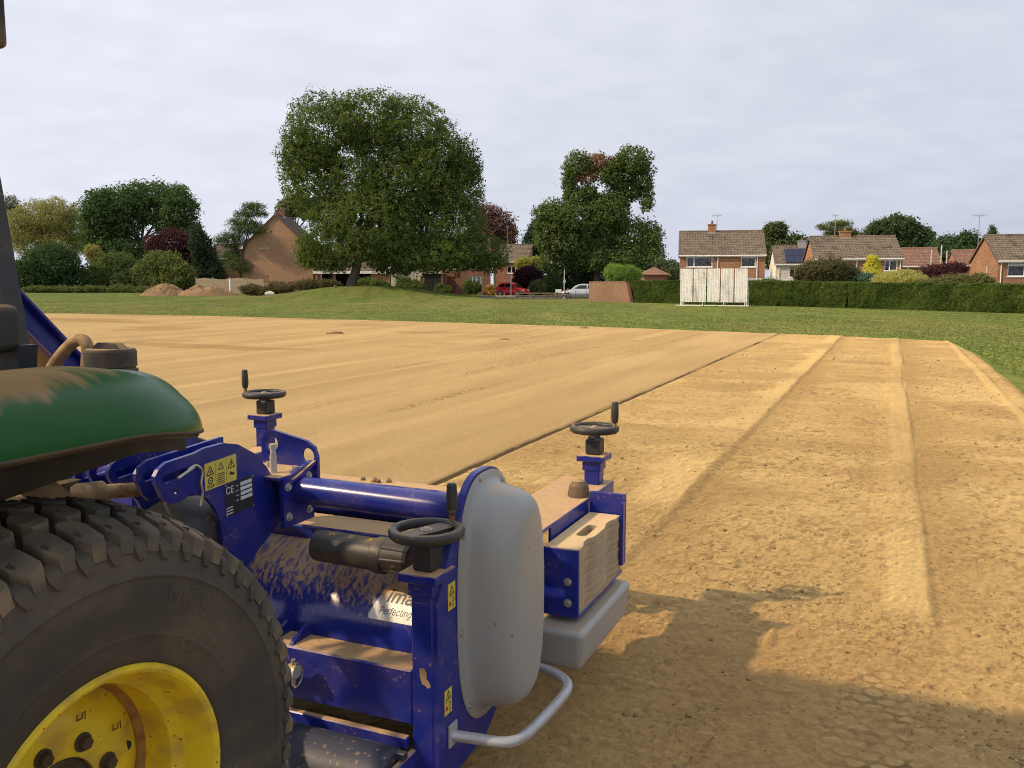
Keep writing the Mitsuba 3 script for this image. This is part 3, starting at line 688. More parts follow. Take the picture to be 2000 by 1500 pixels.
tp('lynch_chain', tube([(-1.852, 1.86, .948), (-1.852, 1.925, .968)], .005, 6), 'steel', 40)

# stickers: x runs along +v on a face that looks along +u
def on_side(m, u, v0, z0, slope=0.0):
    q = np.asarray(m.vertices)
    return trimesh.Trimesh(np.stack([u + q[:, 2], v0 + q[:, 0], z0 + q[:, 1] + slope * q[:, 0]], 1), m.faces, process=False)


def tri(w, th):
    a = Polygon([(-w / 2, 0), (w / 2, 0), (0, .87 * w)])
    return prism(a.difference(a.buffer(-th)), .0004)


def rect(x0, x1, y0, y1, t=.0006):
    return bx(x0, x1, y0, y1, 0, t)


ys_ = tp('warning_sticker', on_side(rect(0, .138, 0, .082), -1.8588, 1.973, .884, .06), 'sticker_yellow', False, parent=hs, label='yellow sticker of three warning signs reading STOP')
marks = [moved(tri(.034, .003), t=(.023, .043, 0)), moved(tri(.026, .0025), t=(.069, .050, 0)), moved(tri(.034, .003), t=(.115, .043, 0)), moved(prism(Point(0, 0).buffer(.011, 4).difference(Point(0, 0).buffer(.0075)), .0004), t=(.023, .027, 0)), moved(prism(Point(0, 0).buffer(.0025), .0004), t=(.023, .027, 0)),
         moved(meshkit.text_mesh('STOP', .0095, .0004, True), np.diag([.85, 1, 1]), (.008, .004, 0)), moved(prism(Polygon([(-.004, 0), (.005, .004), (.001, .012)]), .0004), t=(.023, .047, 0)),
         rect(.0455, .0463, .004, .078, .0004), rect(.0915, .0923, .004, .078, .0004), moved(prism(Polygon([(-.010, .002), (.010, -.004), (.012, .004), (.002, .006), (-.004, .012)]), .0004), t=(.115, .022, 0)), rect(.113, .117, .050, .062, .0004)] + [rect(.052, .085, .006 + .006 * i, .0085 + .006 * i, .0003) for i in range(6)]
tp('sticker_print', on_side(join(marks), -1.8580, 1.973, .884, .06), 'ink', False, parent=hs)
bs = tp('maker_sticker', on_side(rect(0, .130, 0, .102), -1.8588, 2.055, .783, .05), 'ink', False, parent=hs, label='black data plate with CE mark and four blank white boxes')
w_ = [moved(meshkit.text_mesh('CE', .022, .0004), np.diag([.95, 1, 1]), (.004, .070, 0))] + [rect(.070, .124, .082 - .0155 * i, .093 - .0155 * i, .0004) for i in range(4)] + [rect(.004, .034, .024 - .009 * i, .0275 - .009 * i, .0003) for i in range(3)] + [rect(.050, .060, .085 - .0155 * i, .0875 - .0155 * i, .0003) for i in range(4)]
tp('sticker_print', on_side(join(w_), -1.8580, 2.055, .783, .05), 'print_pale', False, parent=hs)
for (x, y) in ((.003, .099), (.127, .099), (.003, .003), (.127, .003)):
    tp('sticker_rivet', cyl((-1.858, 2.055 + x, .783 + y + .05 * x), (-1.855, 2.055 + x, .783 + y + .05 * x), .0028, n=10), 'steel', parent=hs)
for v0, z0, hh in ((2.148, .560, .080), (2.122, .252, .076)):
    s = tp('warning_sticker', on_side(rect(0, .045, 0, hh), -1.1355, v0, z0), 'sticker_yellow', False, label='small yellow warning sticker on the side plate')
    tp('sticker_print', on_side(join([moved(tri(.034, .003), t=(.0225, .044, 0)), moved(prism(Polygon([(-.003, 0), (.004, .004), (0, .011)]), .0004), t=(.0225, .048, 0)), rect(.004, .041, .0385, .0393, .0003), moved(prism(Point(0, 0).buffer(.007).difference(Point(0, 0).buffer(.005)), .0004), t=(.031, .028, 0)), moved(prism(Point(0, 0).buffer(.006).difference(Point(0, 0).buffer(.0045)), .0004), t=(.031, .011, 0))]), -1.1348, v0, z0), 'ink', False, parent=s)
    tp('sticker_print', on_side(prism(Polygon([(0, 0), (.012, .003), (.014, .012), (.005, .015), (-.001, .009)]), .0004), -1.1348, v0 + .006, z0 + .012), 'ink_red', False, parent=s)
tp('dust_patch', plate_uz(Polygon([(-1.192, .405), (-1.178, .406), (-1.172, .396), (-1.173, .378), (-1.165, .37), (-1.160, .358), (-1.166, .353), (-1.174, .36), (-1.183, .362), (-1.190, .38)]).buffer(.002), 2.0798, 2.0808), 'brown_dirt', False)

# discharge conveyor on the far side
ca, sa = math.cos(math.radians(46)), math.sin(math.radians(46))
def cv_box(a0, a1, v0, v1, h0, h1, b=.003):
    m = bx(a0, a1, v0, v1, h0, h1, b); q = np.asarray(m.vertices)
    return trimesh.Trimesh(np.stack([-2.95 - q[:, 1], 2.945 - q[:, 0] * ca + q[:, 2] * sa, .60 + q[:, 0] * sa + q[:, 2] * ca], 1), m.faces[:, ::-1], process=False)
cv2 = tp('conveyor', [cv_box(-.3, 2.3, 0, .012, 0, .075), cv_box(-.3, 2.3, .46, .472, 0, .075)], 'blue_paint', False, label='blue discharge conveyor rising forward on the far side')
tp('conveyor_flange', [cv_box(-.3, 2.3, -.035, .012, .0755, .088), cv_box(-.3, 2.3, .46, .50, .0755, .088), cv_box(-.3, 2.3, -.03, -.0005, 0, .010)], 'blue_paint', False, parent=cv2)
tp('conveyor_belt', cv_box(-.28, 2.28, .0125, .4595, .02, .04), 'brown_dirt', False, parent=cv2)

# ------------------------------------------------------------------ the green tractor
TR = thing('tractor', 'green compact tractor with a yellow rear wheel and chunky turf tyre, at the left edge', 'tractor')


def rp(name, mesh, m, smooth=30, parent=TR, label=None):
    return put(name, W(mesh), m, smooth, parent, label)


WC = np.array([-1.24, 1.066, .53])                   # outer face of the near rear wheel


def wheel(parent, mirror=False):
    mx = (lambda m: m) if not mirror else (lambda m: trimesh.Trimesh(np.asarray(m.vertices) * [-1, 1, 1] + [2 * -2.04, 0, 0], m.faces[:, ::-1], process=False))
    g = lambda name, m, mt, sm=30, lb=None: rp(name, mx(m), mt, sm, parent, lb)
    c, ax = WC, (-1.0, 0, 0)                         # profiles: (radius, distance inward)
    g('tyre', lathe([(.272, .034), (.279, .020), (.290, .014), (.315, .008), (.330, .0055), (.333, .003), (.338, .003), (.341, .0045), (.36, .001), (.41, -.004), (.440, -.002), (.443, -.005), (.447, -.005), (.450, -.0015), (.455, .000), (.485, .010), (.502, .020), (.512, .034), (.518, .06), (.532, .12), (.538, .20), (.532, .28), (.518, .34), (.505, .385), (.48, .405), (.40, .415), (.30, .40), (.272, .37)], c, ax, 128), 'rubber', True)
    g('rim', lathe([(.276, .026), (.280, .018), (.277, .013), (.270, .012), (.263, .016), (.258, .028), (.252, .050), (.249, .075), (.240, .092), (.2275, .100), (.2255, .112), (.2255, .20), (.2255, .24), (.252, .26), (.262, .37), (.276, .385)], c, ax, 96), 'yellow_paint', 35, 'yellow dished rim with rust spots')
    g('rim_disc', lathe([(.2253, .178), (.216, .184), (.205, .182), (.185, .165), (.160, .150), (.140, .146), (.090, .146), (.084, .149), (.084, .175)], c, ax, 96), 'yellow_paint', 40)
    g('weld_ring', lathe([(.2252, .168), (.219, .171), (.2135, .177), (.2125, .1815), (.2252, .1775)], c, ax, 96), 'rust', 40)
    g('hub', lathe([(.0835, .160), (.070, .155), (.062, .120), (.02, .116), (0, .116)], c, ax, 40), 'underside', 40)
    for k in range(8):
        a = 2 * PI * (k + .35) / 8
        q = c + [-.1455, .112 * math.cos(a), .112 * math.sin(a)]
        g('wheel_bolt', join([cyl(q, q + [.003, 0, 0], .0185, n=18), cyl(q + [.0032, 0, 0], q + [.016, 0, 0], .0125, n=6)]), 'underside', 30)
    g('valve_hole', cyl(c + [-.160, .168, .030], c + [-.1555, .168, .030], .010, n=16), 'dark_hole')
    for dv, dz in ((.055, .150), (.135, .092)):
        q = c + [-.1448, dv, dz]
        g('stamp_mark', join([bx(q[0], q[0] + .0008, q[1] + y0, q[1] + y1, q[2] + z0, q[2] + z1) for y0, y1, z0, z1 in ((-.011, -.009, -.006, .007), (-.009, .003, -.006, -.004), (.001, .003, -.004, .006), (.007, .009, -.009, .004), (.005, .011, .004, .006))]), 'underside', False)
    # sidewall lettering and ribs
    m = fine(moved(meshkit.text_mesh('M7G', .034, .0022, bold=True), np.diag([1.25, 1, 1]), (-.06, 0, 0)), .02); v = np.asarray(m.vertices)
    rr, a = .398 + v[:, 1], math.radians(62) - v[:, 0] / .40
    g('sidewall_letters', trimesh.Trimesh(np.stack([np.full(len(v), c[0] + .0030) + v[:, 2] - .004 * np.abs(rr - .41) / .05, c[1] + rr * np.cos(a), c[2] + rr * np.sin(a)], 1), m.faces, process=False), 'rubber', False)
    # tread blocks: five staggered rows
    NB = 52
    wr = np.random.default_rng(8)
    sipes = []
    for row, (w0, w1, r0, r1, off, ln) in enumerate(((.012, .094, .505, .547, 0, .76), (.103, .178, .528, .5655, .5, .72), (.186, .252, .530, .568, 0, .62), (.260, .322, .526, .564, .5, .64), (.330, .404, .498, .540, 0, .70))):
        da = 2 * PI / NB
        for k in range(NB if row < 4 else 0):
            a0 = (k + off) * da
            deg = math.degrees(a0) % 360
            if not (-25 < ((deg + 180) % 360) - 180 < 160) and (row > 1 or mirror):
                continue
            hw, ha = (w1 - w0) / 2, da * ln / 2
            # outline in (across, angle), an elongated octagon leaning a little
            ol = np.array([(-1, -.50), (-.70, -.92), (.35, -1), (1, -.62), (1, .50), (.70, .92), (-.35, 1), (-1, .62)])
            ol = ol * (1 + .05 * wr.uniform(-1, 1, (8, 2)))
            ringsb = []
            for sc_, lift in ((1.05, 0), (1.0, .86), (.975, .97), (.91, 1.0)):
                wv = (w0 + w1) / 2 + ol[:, 0] * hw * sc_
                av = a0 + ol[:, 1] * ha * sc_ + (ol[:, 0] * .05 * da if row in (0, 2) else -ol[:, 0] * .05 * da)
                rise = np.interp(wv, [0, .05, .12, .21, .30, .37, .42], [.516, .541, .560, .568, .560, .541, .516])
                base = np.interp(wv, [0, .02, .034, .06, .12, .20, .28, .34, .385, .42], [.480, .498, .508, .514, .528, .534, .528, .514, .500, .47])
                r = base + (rise - base) * lift
                ringsb.append(np.stack([c[0] - wv, c[1] + r * np.cos(av), c[2] + r * np.sin(av)], 1))
            Q = np.stack(ringsb)
            b = grid(np.concatenate([Q, Q[:, :1]], 1), flip=True)
            cc = Q[-1].mean(0)
            nrm = np.array([0, math.cos(a0), math.sin(a0)])
            top = trimesh.Trimesh(np.vstack([Q[-1], [cc]]), [[(i + 1) % 8, i, 8] for i in range(8)], process=False)
            parts_ = [b, top]
            if mirror:
                b.invert() if False else None
            g('tread_block', join(parts_), 'rubber_block', False)
            ta = np.array([0, -math.sin(a0), math.cos(a0)]); wa = np.array([-1.0, 0, 0])
            for sg_ in (-1, 1):
                e0 = cc + ta * sg_ * ha * .50 * .55 + wa * hw * (-.45 * sg_)
                e1, e2, e3 = e0 + wa * hw * .28 + ta * .006 * sg_, e0 + wa * hw * .34 - ta * .004 * sg_, e0 + wa * hw * .78 + ta * .001
                for x0, x1 in ((e0, e1), (e1, e2), (e2, e3)):
                    dx = x1 - x0; sd = np.cross(dx, nrm); sd = sd / np.linalg.norm(sd) * .0013
                    sipes.append(trimesh.convex.convex_hull(np.array([q + o + nrm * h for q in (x0, x1) for o in (sd, -sd) for h in (-.012, .0006)])))
            # shoulder lug running down the side
            if row == 0:
                av = a0 + da * .5
                zz = []
                for (wv, rr_, wid) in ((.030, .515, .16), (.014, .505, .22), (.006, .492, .22), (.0025, .476, .10)):
                    for s in (-1, 1):
                        aa = av + s * wid * da
                        zz += [[c[0] - wv + .0025, c[1] + rr_ * math.cos(aa), c[2] + rr_ * math.sin(aa)], [c[0] - wv - .02, c[1] + (rr_ - .012) * math.cos(aa), c[2] + (rr_ - .012) * math.sin(aa)]]
                g('shoulder_lug', trimesh.convex.convex_hull(np.array(zz)), 'rubber', False)

    k = g('sipes', join(sipes), 'underside', False)
    tag(k, kind='stuff')


RW = TR + '__rear_wheel'
tag(RW, 'big rear wheel with turf tyre and yellow rim')
wheel(RW)

# fender shell: a height field over a rounded plan, with an inner wall and a lining
t_ = np.linspace(0, 1, 44) ** 1.7
s_ = 1 - (1 - np.linspace(0, 1, 60)) ** 1.9
TT, SSg = np.meshgrid(t_, s_, indexing='ij')
Uf = -1.205 - .465 * TT
vend = 1.10 + .335 * np.clip(1 - np.abs(1 - np.minimum(TT / .55, 1)) ** 2.3, 0, 1) ** (1 / 2.3) + .28 * smooth01(.5, 1.0, TT)
Vf = .02 + (vend - .02) * SSg
ell = lambda d, D: np.sqrt(np.clip(1 - (1 - np.clip(d / D, 0, 1)) ** 2, 0, 1))
lip = 1.236 - .035 * smooth01(1.1, 1.42, Vf) - .05 * smooth01(1.42, 1.7, Vf)
topz = 1.348 - .030 * smooth01(-1.42, -1.68, Uf) - .03 * smooth01(.5, .0, Vf) - .012 * smooth01(1.1, 1.4, Vf)
Zf = lip + (topz - lip) * ell(-1.205 - Uf, .15) * ell(vend - Vf, .30)
sh = np.stack([Uf, Vf, Zf], -1)
wall = np.stack([np.stack([np.full(60, -1.672), Vf[-1], Zf[-1] + (np.minimum(np.interp(Vf[-1], [0, 1.19, 1.55, 1.72], [1.04, 1.066, 1.102, 1.08]), Zf[-1] - .01) - Zf[-1]) * q], 1) for q in np.linspace(0, 1, 8)])
shell = np.concatenate([sh, wall[1:]], 0)
ins = shell.copy(); ins[..., 2] -= .010; ins[..., 0] = np.clip(ins[..., 0], -1.664, -1.212); ins[..., 1] = np.minimum(ins[..., 1], vend.max() - .01)
ins[:44, :, 1] = np.minimum(ins[:44, :, 1], vend - .010)
FD = rp('fender', grid(shell, flip=True), 'green_paint', 40, label='green fender with brown dust on top')
rp('fender_lining', grid(ins, flip=False), 'underside', 40, parent=FD)
lipc = np.vstack([shell[0], shell[1:44, -1]])
rp('fender_lip', tube(lipc[::2] + [0, 0, -.002], .0032, 8), 'underside', 40, parent=FD)

# cab: roof, pillars, glass, lamp, and the moulded foot of the pillar
rp('cab_roof', rounded(-2.72, -1.44, -.35, 1.47, 2.29, 2.42, .06), 'black_plastic', 40)
PT, PB = np.array([-1.735, 1.18, 2.30]), np.array([-1.598, 1.20, 1.30])
def beam(a, b, du, dv):
    a, b = np.asarray(a), np.asarray(b)
    return trimesh.convex.convex_hull(np.array([q + [x, y, 0] for q in (a, b) for x in (-du, du) for y in (-dv, dv)]))
rp('pillar', [beam(PB + [.008, 0, 0], PT + [.008, 0, 0], .0125, .02), beam(PB + [-.016, .0, 0], PT + [-.016, 0, 0], .007, .012)], 'black_plastic', False, label='dark rear cab pillar')
rp('pillar', beam((-2.47, 1.2, 1.30), (-2.35, 1.17, 2.30), .022, .03), 'iron_dark', False)
for a, b in (((-1.52, -.2, .6), (-1.58, -.15, 2.30)), ((-2.56, -.2, .6), (-2.5, -.15, 2.30))):
    rp('pillar', beam(a, b, .025, .03), 'iron_dark', False)
rp('rear_lamp', rounded(-1.78, -1.660, 1.20, 1.27, 1.972, 2.09, .012), 'black_dusty', 40)
rp('pillar_foot', rounded(-1.64, -1.512, 1.07, 1.15, 1.372, 1.462, .018), 'black_dusty', 40, label='dusty black moulding at the foot of the pillar')
rp('pillar_bracket', beam((-1.555, 1.155, 1.30), (-1.535, 1.15, 1.385), .032, .02), 'iron_dark', False)
rp('cable', tube(smooth_path([(-1.575, 1.09, 1.378), (-1.560, 1.083, 1.345), (-1.566, 1.075, 1.31), (-1.60, 1.065, 1.29), (-1.66, 1.05, 1.283)], 6), .007, 10), 'black_dusty', 40)
rp('cable', tube(smooth_path([(-1.605, 1.09, 1.378), (-1.590, 1.083, 1.350), (-1.60, 1.075, 1.325), (-1.64, 1.065, 1.31)], 6), .006, 10), 'iron_dark', 40)
scene['pane_glass'] = {'type': 'thindielectric', 'int_ior': 1.5}
rp('rear_window', bx(-2.46, -1.68, 1.170, 1.171, 1.42, 2.28), 'pane_glass', False)
# what shows behind and under the fender
rp('axle_housing', [tube([(-2.7, 1.066, .53), (-1.40, 1.066, .53)], .085, 24), bx(-2.28, -1.80, .2, 1.35, .38, .86, .05)], 'iron_dark', 30)
rp('seat', [rounded(-2.30, -1.80, .1, .6, .92, 1.05, .04), rounded(-2.28, -1.82, .55, .68, 1.0, 1.28, .05)], 'black_plastic', 40)
rp('cab_floor', bx(-2.52, -1.56, -.4, 1.0, .80, .90, .02), 'black_dusty', False)
cn = rp('air_cleaner', lathe([(0, .17), (.054, .17), (.060, .175), (.060, .245), (.058, .25), (.0625, .252), (.0625, .290), (.058, .297), (.0, .297)], (-1.82, 1.62, 1.04), (0, 0, 1), 48), 'black_dusty', 40, label='dusty black ribbed canister with a twist cap')
rp('cap_grip', trimesh.convex.convex_hull(np.array([(-1.82 + x, 1.62 + y, z) for x, y, z in [(-.056, -.015, 1.333), (.056, -.015, 1.333), (-.056, .015, 1.333), (.056, .015, 1.333), (-.03, -.012, 1.352), (.03, -.012, 1.352), (-.03, .012, 1.352), (.03, .012, 1.352)]])), 'black_dusty', False, parent=cn)
for k in range(24):
    a = 2 * PI * k / 24
    rp('rib', cyl((-1.82 + .0605 * math.cos(a), 1.62 + .0605 * math.sin(a), 1.215), (-1.82 + .0605 * math.cos(a), 1.62 + .0605 * math.sin(a), 1.285), .004, n=6), 'black_dusty', 30, parent=cn)
rp('canister_bracket', bx(-1.86, -1.78, 1.20, 1.68, 1.18, 1.208, .004), 'iron_dark', False)
rp('hose', tube(smooth_path([(-2.17, 1.60, 1.02), (-2.165, 1.66, 1.16), (-2.155, 1.72, 1.27), (-2.115, 1.75, 1.332), (-2.075, 1.752, 1.345), (-2.052, 1.75, 1.325), (-2.058, 1.75, 1.26), (-2.07, 1.75, 1.12), (-2.06, 1.72, .98)], 8), .017, 14), 'brown_dirt', 40, label='fat dusty hose looping up behind the fender')
for o in (0, .07):
    rp('hose', tube(smooth_path([(-1.95 - o, 1.55, 1.0), (-1.99 - o, 1.8, 1.06), (-2.045 - o, 2.10, 1.01), (-2.035 - o, 2.20, .965), (-2.02 - o, 2.25, .90)], 8), .011, 12), 'black_dusty', 40)
rp('top_link', [tube([(-2.0, 1.20, .985), (-1.985, 1.66, .935), (-1.985, 1.70, .930)], [.018, .018, .010], 16), tube([(-1.987, 1.56, .945), (-1.983, 1.71, .928)], .032, 20), tube([(-1.983, 1.70, .930), (-1.98, 1.86, .905)], .021, 16)], 'brown_dirt', 40, label='dusty top link running to the headstock')
rp('lift_arm', [beam((-1.76, 1.10, .93), (-1.76, 1.42, 1.04), .018, .03), beam((-1.76, 1.36, .52), (-1.76, 1.40, 1.03), .014, .02)], 'underside', False)
rp('lift_arm', beam((-1.72, 1.40, .975), (-1.72, 1.24, 1.12), .03, .035), 'brown_dirt', False)
rp('lower_link', [beam((-1.72, 1.10, .42), (-1.72, 1.30, .40), .014, .05), tube([(-1.72, 1.15, .42), (-1.70, 2.03, .345)], .026, 10)], 'iron_dark', False)

# ------------------------------------------------------------------ plants
scene['leaf'] = {'type': 'principledthin', 'base_color': {'type': 'mesh_attribute', 'name': 'vertex_color'}, 'roughness': 0.6, 'spec_trans': 0.0, 'diff_trans': 0.9}
mat('bark', lambda p, n, uv: MIX((.05, .04, .03), (.11, .09, .066), FBM(p.x * 5, p.y * 5, p.z * 1.5)), 0.9)


def leaf_mesh(C, D, size, col, rng, aspect=.5, flat=0.35, var=.14):
    """Folded leaf faces at the points C, looking about along D."""
    n = len(C)
    nr = D * .55 + rng.normal(size=(n, 3)) * .55 + [0, 0, flat]
    nr /= np.linalg.norm(nr, axis=1, keepdims=True)
    a = np.cross(nr, rng.normal(size=(n, 3))); a /= np.linalg.norm(a, axis=1, keepdims=True) + 1e-9
    b = np.cross(nr, a)
    s = size * (0.6 + 0.8 * rng.uniform(size=(n, 1)))
    v = np.stack([C - a * s, C + b * s * aspect + nr * s * .12, C + a * s, C - b * s * aspect + nr * s * .12], 1).reshape(-1, 3)
    i = np.arange(n)[:, None] * 4
    f = np.hstack([i, i + 1, i + 2, i, i + 2, i + 3]).reshape(-1, 3)
    k = np.repeat(np.clip(2.8 * col * (1 + var * rng.normal(size=(n, 1))), .008, .75), 4, 0)      # reflected and transmitted together
    return v, f, k


def crown(blobs, twigs, per, size, col, col2, seed, spread=None, lump=.45, core=.42, flat=.35, aspect=.5, hue=.5):
    """Leaves gathered on twigs through the volume of ellipsoids (centre, radii, colour or None)."""
    rng = np.random.default_rng(seed)
    ar = np.array([(r[0] * r[1] + r[1] * r[2] + r[0] * r[2]) for _, r, *_ in blobs]); ar = ar / ar.sum()
    vs_, fs_, ks_, at_ = [], [], [], 0
    spread = spread or size * 2.2
    for (c, r, *cc), w in zip(blobs, ar):
        n = max(int(twigs * w), 6)
        d = rng.normal(size=(n, 3)); d /= np.linalg.norm(d, axis=1, keepdims=True)
        rad = rng.uniform(core, 1, (n, 1)) ** .6
        q = d * np.array(r)
        lm = meshkit.noise(d * 2.6 + seed * 1.7 + np.array(c) * .37, seed % 97)[:, None]
        l2 = meshkit.noise(d * 6.5 + seed * 2.7, seed % 89)[:, None]
        P = np.array(c) + q * rad * (1 - lump * .5 + lump * (0.7 * lm + .5 * l2))
        keep = meshkit.noise(P * (1.9 / max(min(r), .3)), 7 + seed % 53) > .24
        P, d = P[keep], d[keep]; n = len(P)
        tone = meshkit.noise(P * .9 / max(size * 4, .25), 3 + seed % 31)[:, None] * .6 + rng.uniform(size=(n, 1)) * .4
        base = np.asarray(cc[0] if cc and cc[0] is not None else col)
        ct = base * (1 - hue * tone) + np.asarray(col2 if not (cc and cc[0] is not None) else base * 1.25) * hue * tone
        Pl = np.repeat(P, per, 0) + rng.normal(size=(n * per, 3)) * spread * .5
        v, f, k = leaf_mesh(Pl, np.repeat(d, per, 0), size, np.repeat(ct, per, 0), rng, aspect, flat)
        vs_.append(v); fs_.append(f + at_); ks_.append(k); at_ += len(v)
    return np.vstack(vs_), np.vstack(fs_), np.vstack(ks_)


def leaf_put(name, vfk, parent=None, **kw):
    return put(name, (vfk[0], vfk[1]), 'leaf', False, parent, color=vfk[2], **kw)


def px_blobs(lst, Y, deep=.85, seed=0):
    """Ellipsoids from (px, py, rx, ry[, colour]) seen in the photograph at about depth Y, each at a depth of its own."""
    rng = np.random.default_rng(seed + 5)
    out = []
    for b in lst:
        y = Y + rng.uniform(-.5, .5) * deep * b[2] / F * Y * .8
        c = at(b[0], b[1], y); s = y / F
        out.append((c, (b[2] * s, deep * .5 * (b[2] + b[3]) * s, b[3] * s), b[4] if len(b) > 4 else None))
    return out


def limbs(base, fork, ends, r0, seed=1, sag=0):
    rng = np.random.default_rng(seed)
    base, fork = np.asarray(base, float), np.asarray(fork, float)
    h = fork[2] - base[2]
    tr = smooth_path([base - [0, 0, .4], base + [0, 0, h * .15], (base + fork) / 2 + rng.normal(size=3) * [.05, .05, 0] * h * .3, fork], 5)
    z = np.linspace(0, 1, len(tr))
    ms = [tube(tr, r0 * (1.45 - .45 * np.minimum(z / .25, 1)) * (1 - .35 * z), 12)]
    for e in ends:
        e = np.asarray(e, float); m = (fork + e) / 2 + rng.normal(size=3) * .06 * np.linalg.norm(e - fork) + [0, 0, .10 * np.linalg.norm(e - fork) - sag]
        p = smooth_path([fork - (fork - base) * .08, fork + (m - fork) * .4, m, e], 5)
        ms.append(tube(p, np.linspace(r0 * .55, r0 * .06, len(p)), 8))
        for _ in range(2):
            i = rng.integers(len(p) // 3, len(p) - 2)
            q = p[i] + rng.normal(size=3) * np.linalg.norm(e - fork) * .13
            ms.append(tube([p[i], (p[i] + q) / 2 + [0, 0, .1], q], [r0 * .22, r0 * .14, r0 * .05], 6))
    return join(ms)


def tree(name, label, cat, lst, Y, base_px, fork_py, r0, twigs, per, size, col, col2, seed, group=None, deep=.85, lump=.45, core=.42, hue=.5, flat=.35, limb_n=9, aspect=.5, trunk_mat='bark', fork_px=None):
    k = thing(name, label, cat, group)
    bl = px_blobs(lst, Y, deep, seed)
    b = at(base_px[0], base_px[1], Y); b[2] = gz(b[0], b[1])
    fk = at(fork_px if fork_px else base_px[0], fork_py, Y)
    big = sorted(bl, key=lambda q: -q[1][0] * q[1][2])[:limb_n]
    put('trunk', limbs(b, fk, [q[0] for q in big], r0, seed), trunk_mat, 40, k)
    leaf_put('crown', crown(bl, twigs, per, size, col, col2, seed, lump=lump, core=core, hue=hue, flat=flat, aspect=aspect), k)
    return k


def shrub(name, label, cat, lst, Y, twigs, per, size, col, col2, seed, group=None, base=None, **kw):
    k = thing(name, label, cat, group)
    bl = px_blobs(lst, Y, kw.pop('deep', .9), seed)
    st = []
    for c, r, *_ in bl:
        g = gz(c[0], c[1])
        for o in (-.3, 0, .3):
            st.append(tube([[c[0] + o * r[0] * .3, c[1], g - .1], [c[0] + o * r[0], c[1], max(c[2], g + .2)]], [.05, .02], 6))
    put('stem', join(st), 'bark', 40, k)
    leaf_put('foliage', crown(bl, twigs, per, size, col, col2, seed, **kw), k)
    return k


G1, G2 = (.040, .066, .018), (.105, .125, .030)
big_lst = [(640, 255, 84, 70), (722, 232, 90, 52), (800, 258, 78, 66), (852, 325, 76, 78), (612, 345, 64, 72), (700, 340, 80, 75), (785, 360, 90, 82), (896, 372, 50, 66), (585, 300, 40, 50), (655, 425, 50, 42), (905, 320, 36, 44),
           (640, 480, 62, 48), (722, 440, 90, 70), (800, 455, 95, 80), (880, 450, 68, 78), (925, 490, 68, 36), (845, 500, 88, 30), (652, 510, 36, 22), (614, 500, 40, 28), (772, 510, 58, 26), (955, 512, 36, 20)]
tree('broad_tree', 'very large spreading green tree with a short thick trunk on the grassy mound', 'tree', big_lst, 92, (688, 566), 505, .62, 36000, 6, .125, (.030, .052, .014), (.095, .108, .027), 1, lump=.5, limb_n=16, fork_px=700, core=.35)
tree('tall_tree', 'tall lopsided tree with patches of brown leaves and a bare limb near its top', 'tree',
     [(1130, 322, 28, 24), (1112, 345, 14, 24), (1164, 320, 27, 22, (.105, .066, .032)), (1146, 346, 20, 12, (.095, .062, .03)), (1236, 315, 36, 28), (1255, 352, 22, 32), (1263, 392, 13, 20), (1210, 345, 30, 30), (1112, 362, 12, 26), (1128, 388, 28, 22), (1205, 392, 22, 24),
      (1085, 418, 40, 26), (1122, 430, 56, 36), (1185, 420, 46, 36), (1070, 455, 26, 40), (1110, 470, 56, 42), (1172, 462, 52, 44), (1235, 468, 50, 42), (1270, 468, 26, 34), (1108, 512, 56, 26), (1258, 502, 42, 28), (1212, 508, 42, 32), (1172, 482, 12, 9, (.11, .06, .028)), (1165, 505, 36, 24), (1190, 340, 22, 22), (1148, 374, 22, 14), (1178, 404, 34, 18), (1228, 374, 24, 22), (1206, 322, 20, 18), (1166, 388, 18, 10)],
     104, (1165, 566), 500, .5, 15000, 5, .17, (.032, .056, .018), (.10, .115, .035), 2, lump=.55, limb_n=16, core=.35)
tree('dark_tree', 'wide dome shaped dark green tree with a forked trunk left of the brick gable', 'tree', [(225, 398, 62, 32), (300, 382, 66, 26), (350, 405, 36, 40), (200, 432, 46, 46), (190, 470, 36, 38), (245, 430, 44, 28), (330, 440, 30, 28), (370, 450, 22, 30), (215, 500, 40, 34), (290, 420, 30, 16), (250, 490, 34, 34), (300, 498, 30, 30)], 136, (276, 560), 470, .5, 9500, 5, .22, (.024, .046, .018), (.06, .085, .028), 3, core=.3, limb_n=10)
tree('willow', 'yellow green feathery willow at the far left edge of the field', 'tree', [(70, 430, 40, 36), (112, 424, 42, 34), (142, 448, 34, 38), (60, 468, 40, 36), (120, 478, 46, 32), (40, 445, 26, 36)], 141, (90, 560), 480, .4, 6500, 6, .22, (.095, .098, .034), (.165, .158, .060), 4, aspect=.22, flat=-.1)
tree('thin_tree', 'small sparse grey green tree behind the willow', 'tree', [(22, 398, 13, 16), (30, 410, 12, 12), (16, 415, 12, 14)], 150, (24, 560), 430, .18, 420, 4, .2, (.06, .07, .05), (.09, .1, .06), 5)
tree('purple_tree', 'dark purple leaved tree beside the domed green tree', 'tree', [(330, 480, 44, 32), (372, 500, 36, 42), (345, 512, 46, 32)], 128, (350, 565), 520, .25, 3200, 5, .2, (.030, .014, .016), (.055, .022, .022), 6)
tree('dark_conifer', 'dark narrow evergreen between the purple tree and the pine', 'tree', [(388, 478, 14, 40), (402, 510, 20, 45), (418, 535, 22, 26), (395, 545, 26, 22)], 124, (402, 568), 540, .2, 2400, 5, .18, (.014, .024, .014), (.03, .042, .022), 7)
pine = [(495, 404, 26, 8), (508, 418, 18, 6), (478, 418, 22, 8), (472, 434, 30, 9), (484, 448, 36, 9), (500, 440, 16, 6), (452, 462, 28, 8), (432, 470, 16, 6), (466, 478, 30, 10), (456, 500, 24, 14), (468, 520, 26, 14)]
